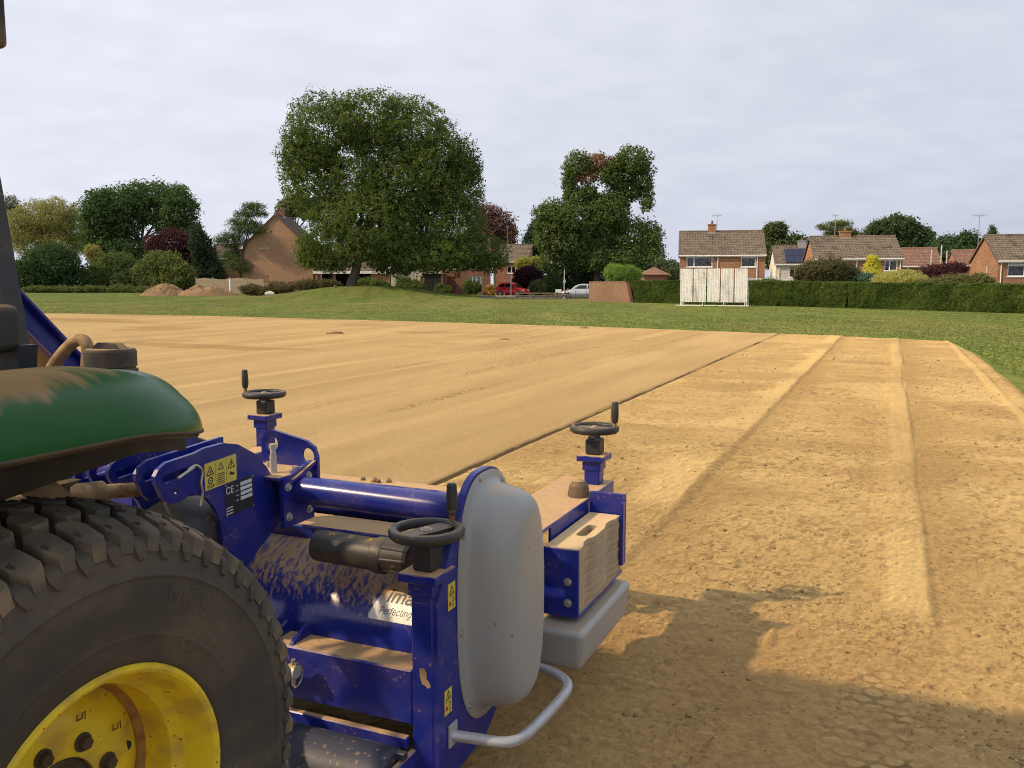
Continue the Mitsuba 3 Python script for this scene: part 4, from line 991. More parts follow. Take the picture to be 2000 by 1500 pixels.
tree('leaning_pine', 'pine with layered branches leaning right beside the brick gable', 'tree', pine, 112, (468, 568), 500, .22, 3000, 6, .14, (.030, .048, .018), (.075, .09, .03), 8, core=.2, fork_px=474, aspect=.25)
tree('hazy_tree', 'dull green rounded tree behind the chimney of the brick gable', 'tree', [(580, 402, 34, 18), (560, 412, 20, 16), (605, 412, 22, 16)], 140, (580, 560), 450, .3, 1500, 5, .24, (.05, .06, .03), (.09, .1, .05), 9)
tree('copper_tree', 'thin reddish brown tree right of the large tree', 'tree', [(950, 418, 26, 20), (972, 440, 36, 32), (945, 455, 34, 36), (995, 462, 18, 24), (960, 485, 40, 24)], 126, (968, 560), 490, .3, 3000, 4, .19, (.055, .033, .028), (.12, .065, .05), 10, core=.25)
tree('shadow_tree', 'dark evergreen peeping out left of the tall lopsided tree', 'tree', [(1038, 482, 16, 34), (1050, 450, 14, 26), (1045, 512, 20, 22)], 122, (1044, 562), 510, .25, 1500, 5, .2, (.016, .030, .018), (.035, .055, .026), 12)
tree('tall_tree', 'dark green tree standing at the left of the house with the solar panels', 'tree', [(1515, 450, 22, 16), (1503, 478, 20, 30), (1545, 480, 38, 20), (1520, 500, 30, 30)], 118, (1515, 575), 500, .25, 2600, 5, .2, (.030, .044, .018), (.07, .082, .03), 13)
tree('cedar', 'flat topped cedar with layered boughs behind the middle brick house', 'tree', [(1640, 437, 26, 5), (1604, 443, 11, 4), (1622, 447, 16, 4), (1650, 449, 22, 5), (1668, 456, 16, 5), (1628, 457, 22, 5), (1650, 468, 30, 8)], 122, (1640, 575), 470, .3, 1400, 6, .15, (.05, .066, .022), (.105, .11, .035), 14, core=.1, aspect=.3)
tree('broad_tree', 'large dark rounded tree behind the right end of the middle brick house', 'tree', [(1750, 446, 46, 24), (1718, 458, 30, 24), (1792, 468, 34, 26), (1760, 482, 60, 26), (1705, 470, 20, 20)], 135, (1755, 575), 500, .4, 4200, 5, .22, (.024, .042, .018), (.055, .07, .026), 15)
tree('conifer_screen', 'rough dark green conifers beside the grey goal posts', 'trees', [(1850, 486, 32, 24), (1890, 474, 22, 20), (1822, 500, 22, 22), (1870, 500, 40, 20), (1905, 490, 16, 18)], 125, (1855, 575), 500, .3, 3000, 5, .19, (.024, .046, .020), (.05, .075, .03), 16)
tree('spruce', 'small pointed spruce top above the rightmost roof', 'tree', [(1938, 450, 5, 8), (1938, 462, 9, 9), (1938, 478, 13, 12)], 125, (1938, 575), 500, .15, 420, 5, .16, (.024, .046, .026), (.05, .07, .035), 17)

# shrubs along the field's far edge
shrub('boundary_shrub', 'dark green shrub at the left end of the field edge', 'shrub', [(100, 520, 54, 44), (60, 536, 36, 34), (140, 548, 40, 26), (95, 552, 50, 20)], 118, 5200, 5, .17, (.018, .036, .014), (.04, .062, .022), 20)
shrub('boundary_shrub', 'mid green shrub below the domed dark tree', 'shrub', [(225, 522, 40, 30), (190, 540, 30, 26), (250, 545, 36, 24), (215, 552, 44, 18)], 119, 3800, 5, .16, (.034, .052, .018), (.075, .09, .028), 21)
shrub('boundary_shrub', 'rounded olive green shrub behind the soil heaps', 'shrub', [(318, 520, 44, 28), (285, 538, 28, 26), (352, 540, 28, 26), (322, 550, 50, 20)], 118, 4200, 5, .16, (.045, .060, .020), (.10, .105, .032), 22)
shrub('yellow_shrub', 'small yellow leaved bush between the dark shrub and the mid green shrub', 'shrub', [(180, 492, 14, 12), (190, 505, 10, 10)], 120, 500, 4, .15, (.11, .105, .03), (.17, .15, .05), 23)
shrub('purple_bush', 'round dark purple bush right of the red car', 'bush', [(1030, 541, 25, 21), (1018, 548, 16, 16), (1045, 546, 14, 17)], 101, 2600, 5, .11, (.016, .008, .011), (.034, .014, .016), 24)
shrub('clipped_bush', 'small olive bush between the purple bush and the lamp post', 'bush', [(1050, 562, 14, 14)], 97, 900, 5, .10, (.04, .05, .02), (.075, .085, .03), 25)
shrub('clipped_bush', 'dark hedge bush behind the white sign', 'bush', [(1078, 552, 18, 18), (1068, 560, 14, 14)], 99, 1300, 5, .11, (.022, .038, .014), (.045, .06, .02), 26)
shrub('dark_bushes', 'deep shady bushes under the tall lopsided tree', 'bushes', [(1120, 540, 36, 24), (1160, 545, 30, 24), (1100, 560, 26, 16), (1070, 535, 26, 22), (1140, 560, 40, 16)], 106, 2600, 5, .15, (.014, .024, .012), (.03, .042, .018), 27)
shrub('yellow_green_bush', 'pale yellow green bush under the left side of the tall lopsided tree', 'bush', [(1030, 514, 24, 10), (1052, 512, 18, 10)], 108, 800, 5, .13, (.12, .13, .03), (.2, .19, .06), 28)
shrub('bright_bush', 'bright green feathery conifer bush above the brick wall', 'bush', [(1214, 536, 34, 18), (1200, 530, 18, 14), (1234, 540, 20, 16)], 82, 2400, 6, .10, (.062, .105, .022), (.12, .16, .04), 29, aspect=.25)
shrub('bush', 'dull green bush between the tiled pavilion roof and the left brick house', 'bush', [(1312, 532, 20, 22), (1300, 548, 20, 14), (1290, 520, 14, 14)], 100, 1500, 5, .13, (.045, .06, .03), (.08, .095, .05), 30)
shrub('brown_bush', 'large brown green rounded bush in front of the middle brick house', 'bush', [(1615, 530, 56, 26), (1585, 540, 36, 24), (1650, 540, 34, 24), (1610, 552, 60, 16)], 72, 5200, 5, .085, (.036, .040, .018), (.085, .066, .030), 31)
shrub('golden_conifer', 'golden yellow conical conifer by the window of the middle brick house', 'conifer', [(1704, 508, 10, 9), (1704, 522, 15, 12), (1703, 538, 19, 14)], 74, 2000, 5, .07, (.20, .20, .025), (.34, .30, .06), 32)
shrub('blue_bush', 'blue green bush at the foot of the golden conifer', 'bush', [(1688, 548, 22, 14)], 71, 900, 5, .08, (.045, .075, .055), (.075, .11, .085), 33)
shrub('pale_bush', 'low domed pale yellow green bush behind the hedge', 'bush', [(1760, 548, 50, 20), (1735, 554, 30, 14), (1790, 554, 28, 14)], 69, 4600, 5, .075, (.15, .15, .045), (.24, .225, .085), 34, aspect=.3)
shrub('maroon_bush', 'spreading maroon bush in front of the rightmost brick house', 'bush', [(1835, 532, 44, 16), (1865, 525, 26, 12), (1810, 540, 26, 12), (1850, 545, 40, 12)], 70, 2800, 5, .085, (.034, .015, .017), (.065, .026, .026), 35, core=.2)
shrub('olive_bush', 'low olive bush behind the hedge at the right', 'bush', [(1870, 552, 46, 14), (1915, 550, 26, 14), (1830, 556, 30, 10)], 67, 3000, 5, .08, (.05, .055, .022), (.10, .095, .035), 36)
shrub('small_bush', 'green bush beside the white sight screen', 'bush', [(1500, 556, 26, 10)], 70, 900, 5, .08, (.045, .06, .02), (.08, .095, .03), 37)
for i, (x, y, rx, ry, nm) in enumerate(((490, 565, 20, 9, 'brown scrub at the right end of the wavy fence'), (545, 562, 26, 11, 'brown scrub below the dark gable window'), (600, 557, 26, 12, 'brown scrub by the carport'), (516, 570, 18, 7, 'green scrub beside a white sack'), (640, 556, 20, 9, 'dark scrub left of the large trunk'))):
    shrub('scrub', nm, 'scrub', [(x, y, rx, ry), (x + rx * .6, y + 2, rx * .7, ry * .8)], 98, 1100, 4, .10, (.045, .042, .022), (.10, .085, .04), 40 + i)
for i, (x, y, rx, ry, nm) in enumerate(((800, 548, 22, 14, 'dark bush under the large tree beside the white walled house'), (728, 546, 26, 12, 'yellow green bush under the large tree'), (922, 552, 14, 14, 'clipped green hedge block before the white framed window'), (968, 560, 20, 10, 'low bush with orange leaves left of the red car'), (865, 556, 12, 8, 'small bright green bush before the dark garage door'), (1010, 572, 30, 6, 'low weeds along the road edge'))):
    shrub('garden_bush', nm, 'bush', [(x - rx * .5, y + 7, rx * .7, ry * .9), (x + rx * .5, y + 9, rx * .8, ry * .7), (x, y + 12, rx * 1.2, ry * .5)], 104, 900, 5, .11, (.14, .09, .03) if i == 3 else (.04, .06, .018), (.2, .12, .04) if i == 3 else (.08, .10, .03), 50 + i)
# weeds along the far left edge
shrub('edge_weeds', 'rough weeds along the far left edge of the mown grass', 'weeds', [(x, 567 - (x * 7 % 5), 14, 2 + (x * 13 % 7) * .7) for x in range(56, 300, 11)], 114, 3400, 5, .10, (.045, .06, .02), (.10, .11, .04), 60)


# ------------------------------------------------------------------ clipped hedge behind the sight screen
def hedge(label, p0, p1, h0, h1, seed, n):
    k = thing('clipped_hedge', label, 'hedge', None)
    rng = np.random.default_rng(seed)
    p0, p1 = np.array(p0), np.array(p1); L = np.linalg.norm(p1 - p0); d = (p1 - p0) / L; nn = np.array([d[1], -d[0]])
    if nn[1] > 0: nn = -nn
    dep = 1.1
    s = rng.uniform(0, 1, n); face = rng.uniform(size=n)
    hh = h0 + (h1 - h0) * s
    q = rng.uniform(size=n)
    out = np.where(face < .62, 0, np.where(face < .9, q * dep, dep)); z = np.where(face < .62, q * hh, np.where(face < .9, hh, q * hh))
    nse = meshkit.noise(np.stack([s * L * 1.3, z * 1.6, out], -1), seed) * .6 + meshkit.noise(np.stack([s * L * 4, z * 4, out * 3], -1), seed + 1) * .4 - .5
    out = out + nse * .34 * np.where(face < .62, 1, .3) + np.where(face < .62, .06 * (z / hh - .5), 0); z = z + nse * .22 * (face >= .62) * (face < .9)
    C = np.column_stack([p0 + np.outer(s * L, d) - np.outer(out, nn), z])
    D = np.where((face < .62)[:, None], np.append(nn, .2), np.where((face < .9)[:, None], [0, 0, 1], -np.append(nn, 0)))
    tone = meshkit.noise(np.stack([s * L * 1.1, z * .9, out], -1), seed + 2)[:, None] * .7 + rng.uniform(size=(n, 1)) * .3
    col = np.array([.022, .037, .010]) * (1 - tone) + np.array([.056, .078, .019]) * tone
    v, f, c = leaf_mesh(C, D, .075, col, rng, .5, .1)
    leaf_put('foliage', (v, f, c), k)
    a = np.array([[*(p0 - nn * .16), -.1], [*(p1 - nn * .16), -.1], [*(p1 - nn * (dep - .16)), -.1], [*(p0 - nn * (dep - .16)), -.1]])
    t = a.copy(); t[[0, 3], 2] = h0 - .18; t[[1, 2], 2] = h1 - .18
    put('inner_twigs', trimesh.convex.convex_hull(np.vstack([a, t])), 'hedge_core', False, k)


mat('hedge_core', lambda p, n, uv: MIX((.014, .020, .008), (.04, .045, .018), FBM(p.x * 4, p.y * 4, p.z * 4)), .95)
hA, hB, hC = at(1226, 590, 72.9)[:2], at(1652, 602, 55.8)[:2], at(2000, 613, 44)[:2]
hD = hC + (hC - hA) / np.linalg.norm(hC - hA) * 9
lerp = lambda a, b, t: a + (b - a) * t
hedge('long clipped green hedge behind the white sight screen', hA, hB, 1.78, 1.60, 71, 52000)
hedge('clipped green hedge at the right edge of the picture', lerp(hB, hD, .004), hD, 1.58, 1.34, 72, 52000)

leaf_put('mown_grass', GRASS, label='short mown grass blades of the field beyond the bare soil', cat='grass', kind='stuff')

# ------------------------------------------------------------------ houses
def brick(c1, c2, mortar, sx=.225, sz=.075):
    def fn(p, n, uv):
        t = p.y * n.x - p.x * n.y
        r = p.z / sz; i = dr.floor(r)
        s = t / sx + .5 * (i - 2 * dr.floor(i / 2)); j = dr.floor(s)
        f = dr.minimum(dr.minimum(s - j, 1 - (s - j)) * sx, dr.minimum(r - i, 1 - (r - i)) * sz)
        k = mikit.cell_rand(j, i, 3.0)
        c = MIX(MIX(c1, c2, k), mortar, .75 * SS(.008, .004, f))
        return c * (.80 + .4 * FBM(p.x * .6, p.y * .6, p.z * .9))
    return fn


MORT = (.34, .29, .23)
mat('brick_orange', brick((.31, .15, .078), (.23, .105, .057), (.31, .25, .19)), .9)
mat('brick_brown', brick((.38, .215, .125), (.30, .17, .10), (.36, .27, .18)), .9)
mat('brick_garden', brick((.225, .13, .075), (.165, .095, .058), (.27, .22, .16)), .9)
mat('brick_red', brick((.27, .10, .065), (.20, .08, .055), MORT), .9)
mat('render_white', lambda p, n, uv: MIX((.62, .60, .54), (.46, .43, .36), FBM(p.x, p.y, p.z * .7)), .9)
mat('upvc', (.78, .78, .77), .4)
mat('tile_brown', lambda p, n, uv: MIX(MIX((.185, .150, .108), (.115, .092, .068), N(p.x * 2.7, p.y * 2.7, p.z * 2.9)), (.06, .05, .04), .7 * SS(.58, .75, FBM(p.x * 1.6, p.y * 1.6, p.z * 1.6 + 3))), .9)
mat('tile_dark', lambda p, n, uv: MIX((.135, .098, .078), (.085, .065, .055), N(p.x * 2.7, p.y * 2.7, p.z * 2.9)), .9)
mat('tile_red', lambda p, n, uv: MIX((.24, .135, .095), (.16, .095, .07), N(p.x * 2.7, p.y * 2.7, p.z * 2.9)), .9)
mat('lead', (.30, .30, .31), .6)
mat('dark_room', (.02, .02, .022), .9)
mat('curtain', (.42, .42, .40), .9)
mat('solar_cell', (.008, .012, .045), .12)
mat('metal_grey', (.32, .33, .34), .5, metal=.3)
mat('door_black', (.03, .03, .034), .5)
mat('door_brown', (.16, .055, .03), .6)
mat('concrete', lambda p, n, uv: MIX((.36, .34, .30), (.25, .235, .2), FBM(p.x * 3, p.y * 3, p.z * 3)), .9)


class Local:
    """Local house frame: x along the front, y into the house, z up; the front looks along -y."""
    def __init__(s, o, deg):
        s.o, s.M = np.asarray(o, float), spin(deg)

    def __call__(s, m):
        if isinstance(m, list): m = join(m)
        return moved(m, s.M, s.o)


def holes_wall(w, h0, wins, t=.25, top=None):
    """Front wall in local x-z with openings, from y = 0 to t; top: gable points."""
    poly = Polygon([(0, 0), (w, 0)] + (top or [(w, h0), (0, h0)]))
    for x, z, a, b, *_ in wins:
        poly = poly.difference(sbox(x, z, x + a, z + b))
    m = prism(poly, t); v = np.asarray(m.vertices)
    return trimesh.Trimesh(np.stack([v[:, 0], t - v[:, 2], v[:, 1]], 1), m.faces, process=False)


def window_at(k, loc, x, z, w, h, mull, name='window', bars=(), y=.05, wall=None):
    """Frame, panes and sill; mull gives the x fractions of the upright bars."""
    fw = .075
    W_ = lambda m: loc(m if wall is None else [wall(q) for q in (m if isinstance(m, list) else [m])])
    fr = [bx(x - .01, x + fw, y, y + .07, z, z + h), bx(x + w - fw, x + w + .01, y, y + .07, z, z + h), bx(x + fw, x + w - fw, y, y + .07, z, z + fw), bx(x + fw, x + w - fw, y, y + .07, z + h - fw, z + h)]
    cuts = [0] + list(mull) + [1]
    for c in mull:
        fr.append(bx(x + c * w - .045, x + c * w + .045, y - .003, y + .068, z + fw, z + h - fw))
    for (a, b, zc) in bars:
        fr.append(bx(x + a * w + .04, x + b * w - .04, y - .001, y + .066, z + zc * h - .04, z + zc * h + .04))
    f = put(name, W_(fr), 'upvc', False, k)
    for a, b in zip(cuts[:-1], cuts[1:]):
        put('pane', W_(bx(x + a * w + .03, x + b * w - .03, y + .03, y + .034, z + .03, z + h - .03)), 'pane_glass', False, f)
    put('sill', W_(bx(x - .08, x + w + .08, -.07, .05, z - .07, z + .002)), 'upvc', False, f)
    put('blind', W_(bx(x, x + w, y + .30, y + .32, z + h * .66, z + h)), 'curtain', False, f)
    return f


def tiles(L, S, row=.34, col=.30):
    """Interlocking roof tiles on a slope: x along the ridge (length L), y up the slope (length S), z out."""
    nr, nc = int(round(S / row)), int(round(L / col)); row, col = S / nr, L / nc
    xs_ = np.array([0, .10, .26, .42, .52, .62, .82, .98]) * col
    zs_ = np.array([.012, .034, .046, .034, .012, .008, .008, .010])
    one = np.vstack([np.stack([xs_, xs_ * 0, zs_ + .032], 1), np.stack([xs_, xs_ * 0 + row * 1.06, zs_ - .004], 1), np.stack([xs_, xs_ * 0, zs_ - .012], 1)])
    f = []
    for i in range(7):
        f += [[i, i + 1, 8 + i + 1], [i, i + 9, i + 8], [16 + i, 17 + i, i + 1], [16 + i, i + 1, i]]
    rg = np.random.default_rng(int(L * 100))
    ox, oy = np.meshgrid(np.arange(nc) * col, np.arange(nr) * row, indexing='ij')
    off = np.stack([ox.ravel(), oy.ravel(), rg.uniform(-.006, .010, ox.size)], 1)
    v = (one[None] + off[:, None]).reshape(-1, 3)
    ff = (np.array(f)[None] + (np.arange(len(off)) * len(one))[:, None, None]).reshape(-1, 3)
    return trimesh.Trimesh(v, ff, process=False)


def slope(m, o, ex, ey):
    """Lays a slope mesh: its x along ex, y along ey (unit vectors), from o."""
    ex, ey = np.asarray(ex, float), np.asarray(ey, float); ez = np.cross(ex, ey)
    return moved(m, np.stack([ex, ey, ez], 1), o)


def house(name, label, o, deg, w, d, eave, ridge, wall, tile, wins=(), gwins=(), chimney=None, pipes=(), verge=.12, extras=None, doors=()):
    k = thing(name, label, 'house'); loc = Local(o, deg)
    ops = list(wins) + list(doors)
    put('front_wall', loc(holes_wall(w, eave, ops)), wall, False, k)
    bw = bx(0, w, d - .25, d, 0, eave); put('back_wall', loc(bw), wall, False, k)
    gp = [(d - .252, eave), (d / 2, ridge - .02), (.252, eave)]
    for side in (0, 1):
        poly = Polygon([(.252, 0), (d - .252, 0), (d - .252, eave + .15 * (ridge - eave) * 0), (d - .252, eave + .0), (d / 2, ridge - .06), (.252, eave)])
        for g in (gwins if side == 0 else ()):
            poly = poly.difference(sbox(g[0], g[1], g[0] + g[2], g[1] + g[3]))
        m = prism(poly, .25); v = np.asarray(m.vertices)
        x0 = .002 if side == 0 else w - .252
        put('gable_wall', loc(trimesh.Trimesh(np.stack([x0 + v[:, 2], v[:, 0], v[:, 1]], 1), m.faces, process=False)), wall, False, k)
    put('floor_slab', loc([bx(.3, w - .3, .3, d - .3, 2.35, 2.5), bx(.3, w - .3, d / 2 - .05, d / 2 + .05, 0, eave)]), 'dark_room', False, k)
    # two slopes: battens below, tiles as real pieces above
    ov = .28; run = d / 2 + ov; rise = (ridge - eave) / (d / 2) * run; S = math.hypot(run, rise); c, s = run / S, rise / S
    rf = None
    for side in (0, 1):
        ex, ey = ([1, 0, 0], [0, c, s]) if side == 0 else ([-1, 0, 0], [0, -c, s])
        oo = [-verge, -ov, ridge - rise] if side == 0 else [w + verge, d + ov, ridge - rise]
        deck = slope(bx(0, w + 2 * verge, 0, S, -.06, .0), oo, ex, ey)
        if rf is None:
            rf = put('roof', loc(deck), 'tile_dark', False, k)
        else:
            put('roof', loc(deck), 'tile_dark', False, k)
        put('roof_tiles', loc(slope(tiles(w + 2 * verge, S), oo, ex, ey)), tile, 30, k, kind='stuff')
    put('ridge_tiles', loc([tube([(x, d / 2, ridge + .03), (x + .44, d / 2, ridge + .03)], .11, 10) for x in np.arange(-verge, w + verge - .3, .45)]), tile, 40, rf, kind='stuff')
    put('gutter', loc([tube([(-.1, -ov - .02, ridge - rise - .04), (w + .1, -ov - .02, ridge - rise - .04)], .06, 8), bx(-.05, w + .05, -ov + .05, -.01, ridge - rise - .16, ridge - rise - .02)]), 'upvc', 40, k)
    put('verge_board', loc([slope(bx(-.03, .0, 0, S, -.16, .05), [-verge, -ov, ridge - rise], [1, 0, 0], [0, c, s]), slope(bx(.0, .03, 0, S, -.16, .05), [-verge, d + ov, ridge - rise], [-1, 0, 0], [0, -c, s])]), 'tile_dark', False, k)
    for x in pipes:
        put('downpipe', loc([tube([(x, -.06, 0), (x, -.06, eave - .35), (x, -ov, ridge - rise - .05)], .045, 8)]), 'upvc', 40, k)
    for wi in wins:
        window_at(k, loc, wi[0], wi[1], wi[2], wi[3], wi[4] if len(wi) > 4 else (), bars=wi[5] if len(wi) > 5 else ())
    sw = lambda m: trimesh.Trimesh(np.asarray(m.vertices)[:, [1, 0, 2]] * [1, 1, 1], m.faces[:, ::-1], process=False)
    for g in gwins:
        window_at(k, loc, g[0], g[1], g[2], g[3], g[4] if len(g) > 4 else (), wall=sw)
    for x, z, a, b, mt, nm in doors:
        dd = put(nm, loc(bx(x, x + a, .10, .16, z, z + b)), mt, False, k)
        if a > 1.8:
            put('panel', loc([bx(x + i * a / 6 + .03, x + (i + 1) * a / 6 - .03, .085, .0995, z + .05, z + b - .05) for i in range(6)]), mt, False, dd)
        else:
            put('handle', loc(bx(x + a - .16, x + a - .06, .05, .099, z + 1.0, z + 1.04)), 'metal_grey', False, dd)
    if chimney:
        cx, cw, ch = chimney[:3]
        ck = put('chimney', loc([bx(cx, cx + cw, d / 2 - .32, d / 2 + .32, ridge - .9, ridge + ch), bx(cx - .05, cx + cw + .05, d / 2 - .37, d / 2 + .37, ridge + ch + .002, ridge + ch + .14)]), wall if len(chimney) < 4 else chimney[3], False, k)
        put('chimney_pot', loc(lathe([(.0, 0), (.13, 0), (.11, .34), (.13, .36), (.08, .36), (.08, .05), (0, .05)], (cx + cw / 2, d / 2, ridge + ch + .142), (0, 0, 1), 14)), 'tile_red', 40, ck)
        put('flashing', loc(bx(cx - .06, cx + cw + .06, d / 2 - .40, d / 2 - .325, ridge - .42, ridge - .08)), 'lead', False, ck)
    if extras: extras(k, loc)
    return k, loc


def aerial(k, loc, x, y, z0, h, arms=4, horiz=.55):
    a = put('aerial', loc([tube([(x, y, z0), (x, y, z0 + h)], .028, 6), tube([(x - horiz, y, z0 + h - .05), (x + horiz, y, z0 + h - .05)], .022, 6)] + [tube([(x - horiz + 2 * horiz * i / arms, y, z0 + h - .22), (x - horiz + 2 * horiz * i / arms, y, z0 + h + .12)], .014, 5) for i in range(arms + 1)]), 'metal_grey', False, k)
    return a


def gable_vent(k, loc, y, z):
    put('wall_vent', loc(bx(-.012, .0015, y, y + .22, z, z + .22)), 'door_black', False, k)


Yh = 89.0
pA = at(1326, 583, Yh); pA[2] = 0
s_ = Yh / F
hx = lambda px, x0: (px - x0) * s_
house('brick_house', 'orange brick house with two white windows right behind the white sight screen', pA, -11, 8.35, 7.6, 4.55, 6.95, 'brick_orange', 'tile_brown',
      wins=[(hx(1339, 1326), 3.22, 2.55, 1.33, (.29,), ((0, .29, .74),)), (hx(1441, 1326), 3.2, 1.42, 1.33, (), ((0, 1, .74),)), (1.2, .9, 2.4, 1.3, (.5,)), (5.6, .9, 1.6, 1.3, (.5,))],
      chimney=(hx(1380, 1326), .78, .62), pipes=(hx(1398, 1326), hx(1471, 1326)),
      extras=lambda k, loc: aerial(k, loc, hx(1397, 1326), 3.8, 6.9, 1.75, 3, .45))
pC = at(1590, 583, 84); pC[2] = 0; sC = 84 / F
house('brick_house', 'orange brick house with mossy roof behind the brown bush and golden conifer', pC, -10, 7.85, 7.2, 4.05, 6.15, 'brick_orange', 'tile_brown',
      wins=[(6.25, 2.75, 1.15, 1.30, (.4,)), (1.6, 2.8, 1.4, 1.2, (.5,))], chimney=(2.75, 1.0, .42), pipes=(3.75, 7.65),
      extras=lambda k, loc: aerial(k, loc, 2.3, 3.6, 6.1, 2.2, 3, .25))
pF = at(1945, 583, 74); pF[2] = 0; sF = 74 / F
house('brick_house', 'rightmost orange brick house, with a tall aerial by its gable', pF, -9.5, 9, 6.6, 3.62, 5.72, 'brick_orange', 'tile_brown',
      wins=[(.78, 2.15, 1.35, 1.25, (), ((0, 1, .76),)), (5.2, 2.15, 1.45, 1.25, ())], gwins=[(2.4, 2.0, .34, 1.15)], pipes=(.25,),
      extras=lambda k, loc: aerial(k, loc, .2, 5.6, 4.6, 3.1, 5, .55))
pB = at(1513, 583, 104); pB[2] = 0; sB = 104 / F


def solar(k, loc):
    run, rise = 3.2 + .28, (6.1 - 4.0) / 3.2 * (3.2 + .28); S = math.hypot(run, rise); c, s = run / S, rise / S
    for i in range(4):
        for j in range(2):
            m = slope(bx(0, .98, 0, 1.5, .09, .125), [1.15 + i * 1.02, -.28 + c * (.25 + j * 1.55), 6.1 - rise + s * (.25 + j * 1.55)], [1, 0, 0], [0, c, s])
            put('solar_panel', loc(m), 'solar_cell', False, k)


house('cream_house', 'cream walled house with dark solar panels on its tiled roof', pB, -10, 6.6, 6.4, 4.0, 6.1, 'render_white', 'tile_brown', wins=[(1.6, 2.3, 1.2, 1.3, (.5,)), (4.2, 2.3, .9, 1.3, ())], chimney=(2.9, .9, .5, 'lead'), pipes=(.4,), extras=solar)
pD = at(1752, 583, 100); pD[2] = 0
house('tiled_house', 'plain brown roofed house just right of the middle brick house', pD, -12, 4.6, 6.5, 3.7, 5.65, 'brick_red', 'tile_red', wins=[(2.8, 2.2, 1.0, 1.0, ())])
pE = at(1868, 583, 108); pE[2] = 0
house('tiled_house', 'small red brown roofed house left of the rightmost gable', pE, -12, 4.2, 6.0, 3.95, 5.75, 'brick_red', 'tile_red', wins=[(1.4, 2.2, 1.0, 1.0, ())])
pG = at(612, 575, 112); zG = gz(pG[0], pG[1]) - .1; sG = 112 / F


def gable_bits(k, loc):
    gable_vent(k, loc, 5.0, 7.75); gable_vent(k, loc, 5.6, 2.1)
    for q in (5.4, 6.3):
        put('pale_stain', loc(bx(-.006, .0015, q, q + .38, 5.72, 5.84)), 'render_white', False, k)
    put('side_window', loc([bx(-.02, .0015, 1.05, 3.2, .62, 1.55)]), 'door_brown', False, k)
    put('side_pane', loc([bx(-.026, -.0205, 1.15, 1.75, .72, 1.45), bx(-.026, -.0205, 1.85, 3.1, .72, 1.45)]), 'solar_cell', False, k)
    put('satellite_dish', loc(lathe([(.02, 0), (.18, .03), (.30, .10), (.29, .10), (.02, .015)], (-.35, 8.9, 5.9), (-1, .2, .2), 20)), 'metal_grey', 40, k)


house('gable_house', 'house showing a tall blank brown brick gable with a chimney left of the large tree', [pG[0], pG[1], zG], 90, 8.5, 9.15, 5.75, 10.05, 'brick_brown', 'tile_dark', chimney=(2.6, 1.0, .65, 'brick_red'), extras=gable_bits)
pH = at(413, 572, 128); zH = gz(pH[0], pH[1])
house('brick_house', 'brick house with a white window, half hidden by the pine', [pH[0], pH[1], zH], 4, 7.0, 6.5, 4.9, 6.9, 'brick_orange', 'tile_dark', wins=[(.65, 3.2, 1.1, 1.25, (.6,)), (4.2, 3.2, 1.2, 1.2, ())], extras=lambda k, loc: aerial(k, loc, 1.5, 3.2, 6.8, 3.0, 3, .4))
pJ = at(612, 573, 110); zJ = gz(pJ[0], pJ[1])
k = thing('carport', 'low flat roofed carport with dark openings between the gable and the large trunk', 'carport'); loc = Local([pJ[0] + .1, pJ[1] + 1, zJ], 2)
put('roof', loc([bx(-.2, 9.6, -.4, 5, 2.55, 2.75, .01)]), 'concrete', False, k)
put('fascia', loc(bx(-.22, 9.62, -.44, -.405, 2.45, 2.80)), 'upvc', False, k)
for a, b in ((0, .35), (2.2, 2.55), (4.6, 5.0), (7.0, 9.4)):
    put('pier', loc(bx(a, b, -.2, .15, 0, 2.54)), 'brick_red', False, k)
put('back_wall', loc(bx(0, 9.4, 4.6, 4.9, 0, 2.54)), 'dark_room', False, k)
put('pitched_roof', loc([slope(bx(0, 7.5, 0, 3.2, 0, .08), [1.5, 1.2, 2.755], [1, 0, 0], [0, .86, .5])]), 'tile_dark', False, k)
pK = at(764, 574, 108); zK = gz(pK[0], pK[1])
house('terraced_house', 'brick house with a white upper wall under the spreading branches of the large tree', [pK[0], pK[1], zK], 1, 6.4, 7, 4.9, 7.2, 'render_white', 'tile_dark', wins=[(.6, .9, 2.0, 1.2, (.5,)), (3.6, .9, 1.6, 1.3, (.5,)), (3.2, 3.0, 1.6, 1.2, (.5,)), (.7, 3.0, 1.6, 1.2, (.5,))])
pL = at(868, 575, 107); zL = gz(pL[0], pL[1])
house('terraced_house', 'brick house with a red brown front door beneath the large tree', [pL[0], pL[1], zL], 1, 5.6, 7, 4.8, 6.9, 'brick_red', 'tile_dark', wins=[(2.9, .6, 1.6, 1.6, (.33, .66)), (.7, 3.0, 1.3, 1.2, (.5,)), (3.2, 3.0, 1.3, 1.2, (.5,))], doors=[(.35, .02, 1.0, 2.1, 'door_brown', 'front_door')])
k = thing('garage', 'flat roofed garage with black double doors left of the red brown front door', 'garage'); loc = Local([pL[0] - 2.55, pL[1] - 1.5, zL], 1)
put('walls', loc([bx(0, .25, 0, 4, 0, 2.4), bx(2.25, 2.5, 0, 4, 0, 2.4), bx(.251, 2.249, 3.75, 4, 0, 2.4)]), 'brick_red', False, k)
put('roof', loc(bx(-.1, 2.6, -.15, 4.1, 2.405, 2.55, .01)), 'concrete', False, k)
for a in (.26, 1.26):
    dd = put('door', loc(bx(a, a + .98, .05, .10, .02, 2.3)), 'door_black', False, k)
    put('panel', loc([bx(a + .04 + i * .31, a + .32 + i * .31, .035, .0495, .1, 2.2) for i in range(3)]), 'door_black', False, dd)
pM = at(968, 573, 118); zM = gz(pM[0], pM[1])
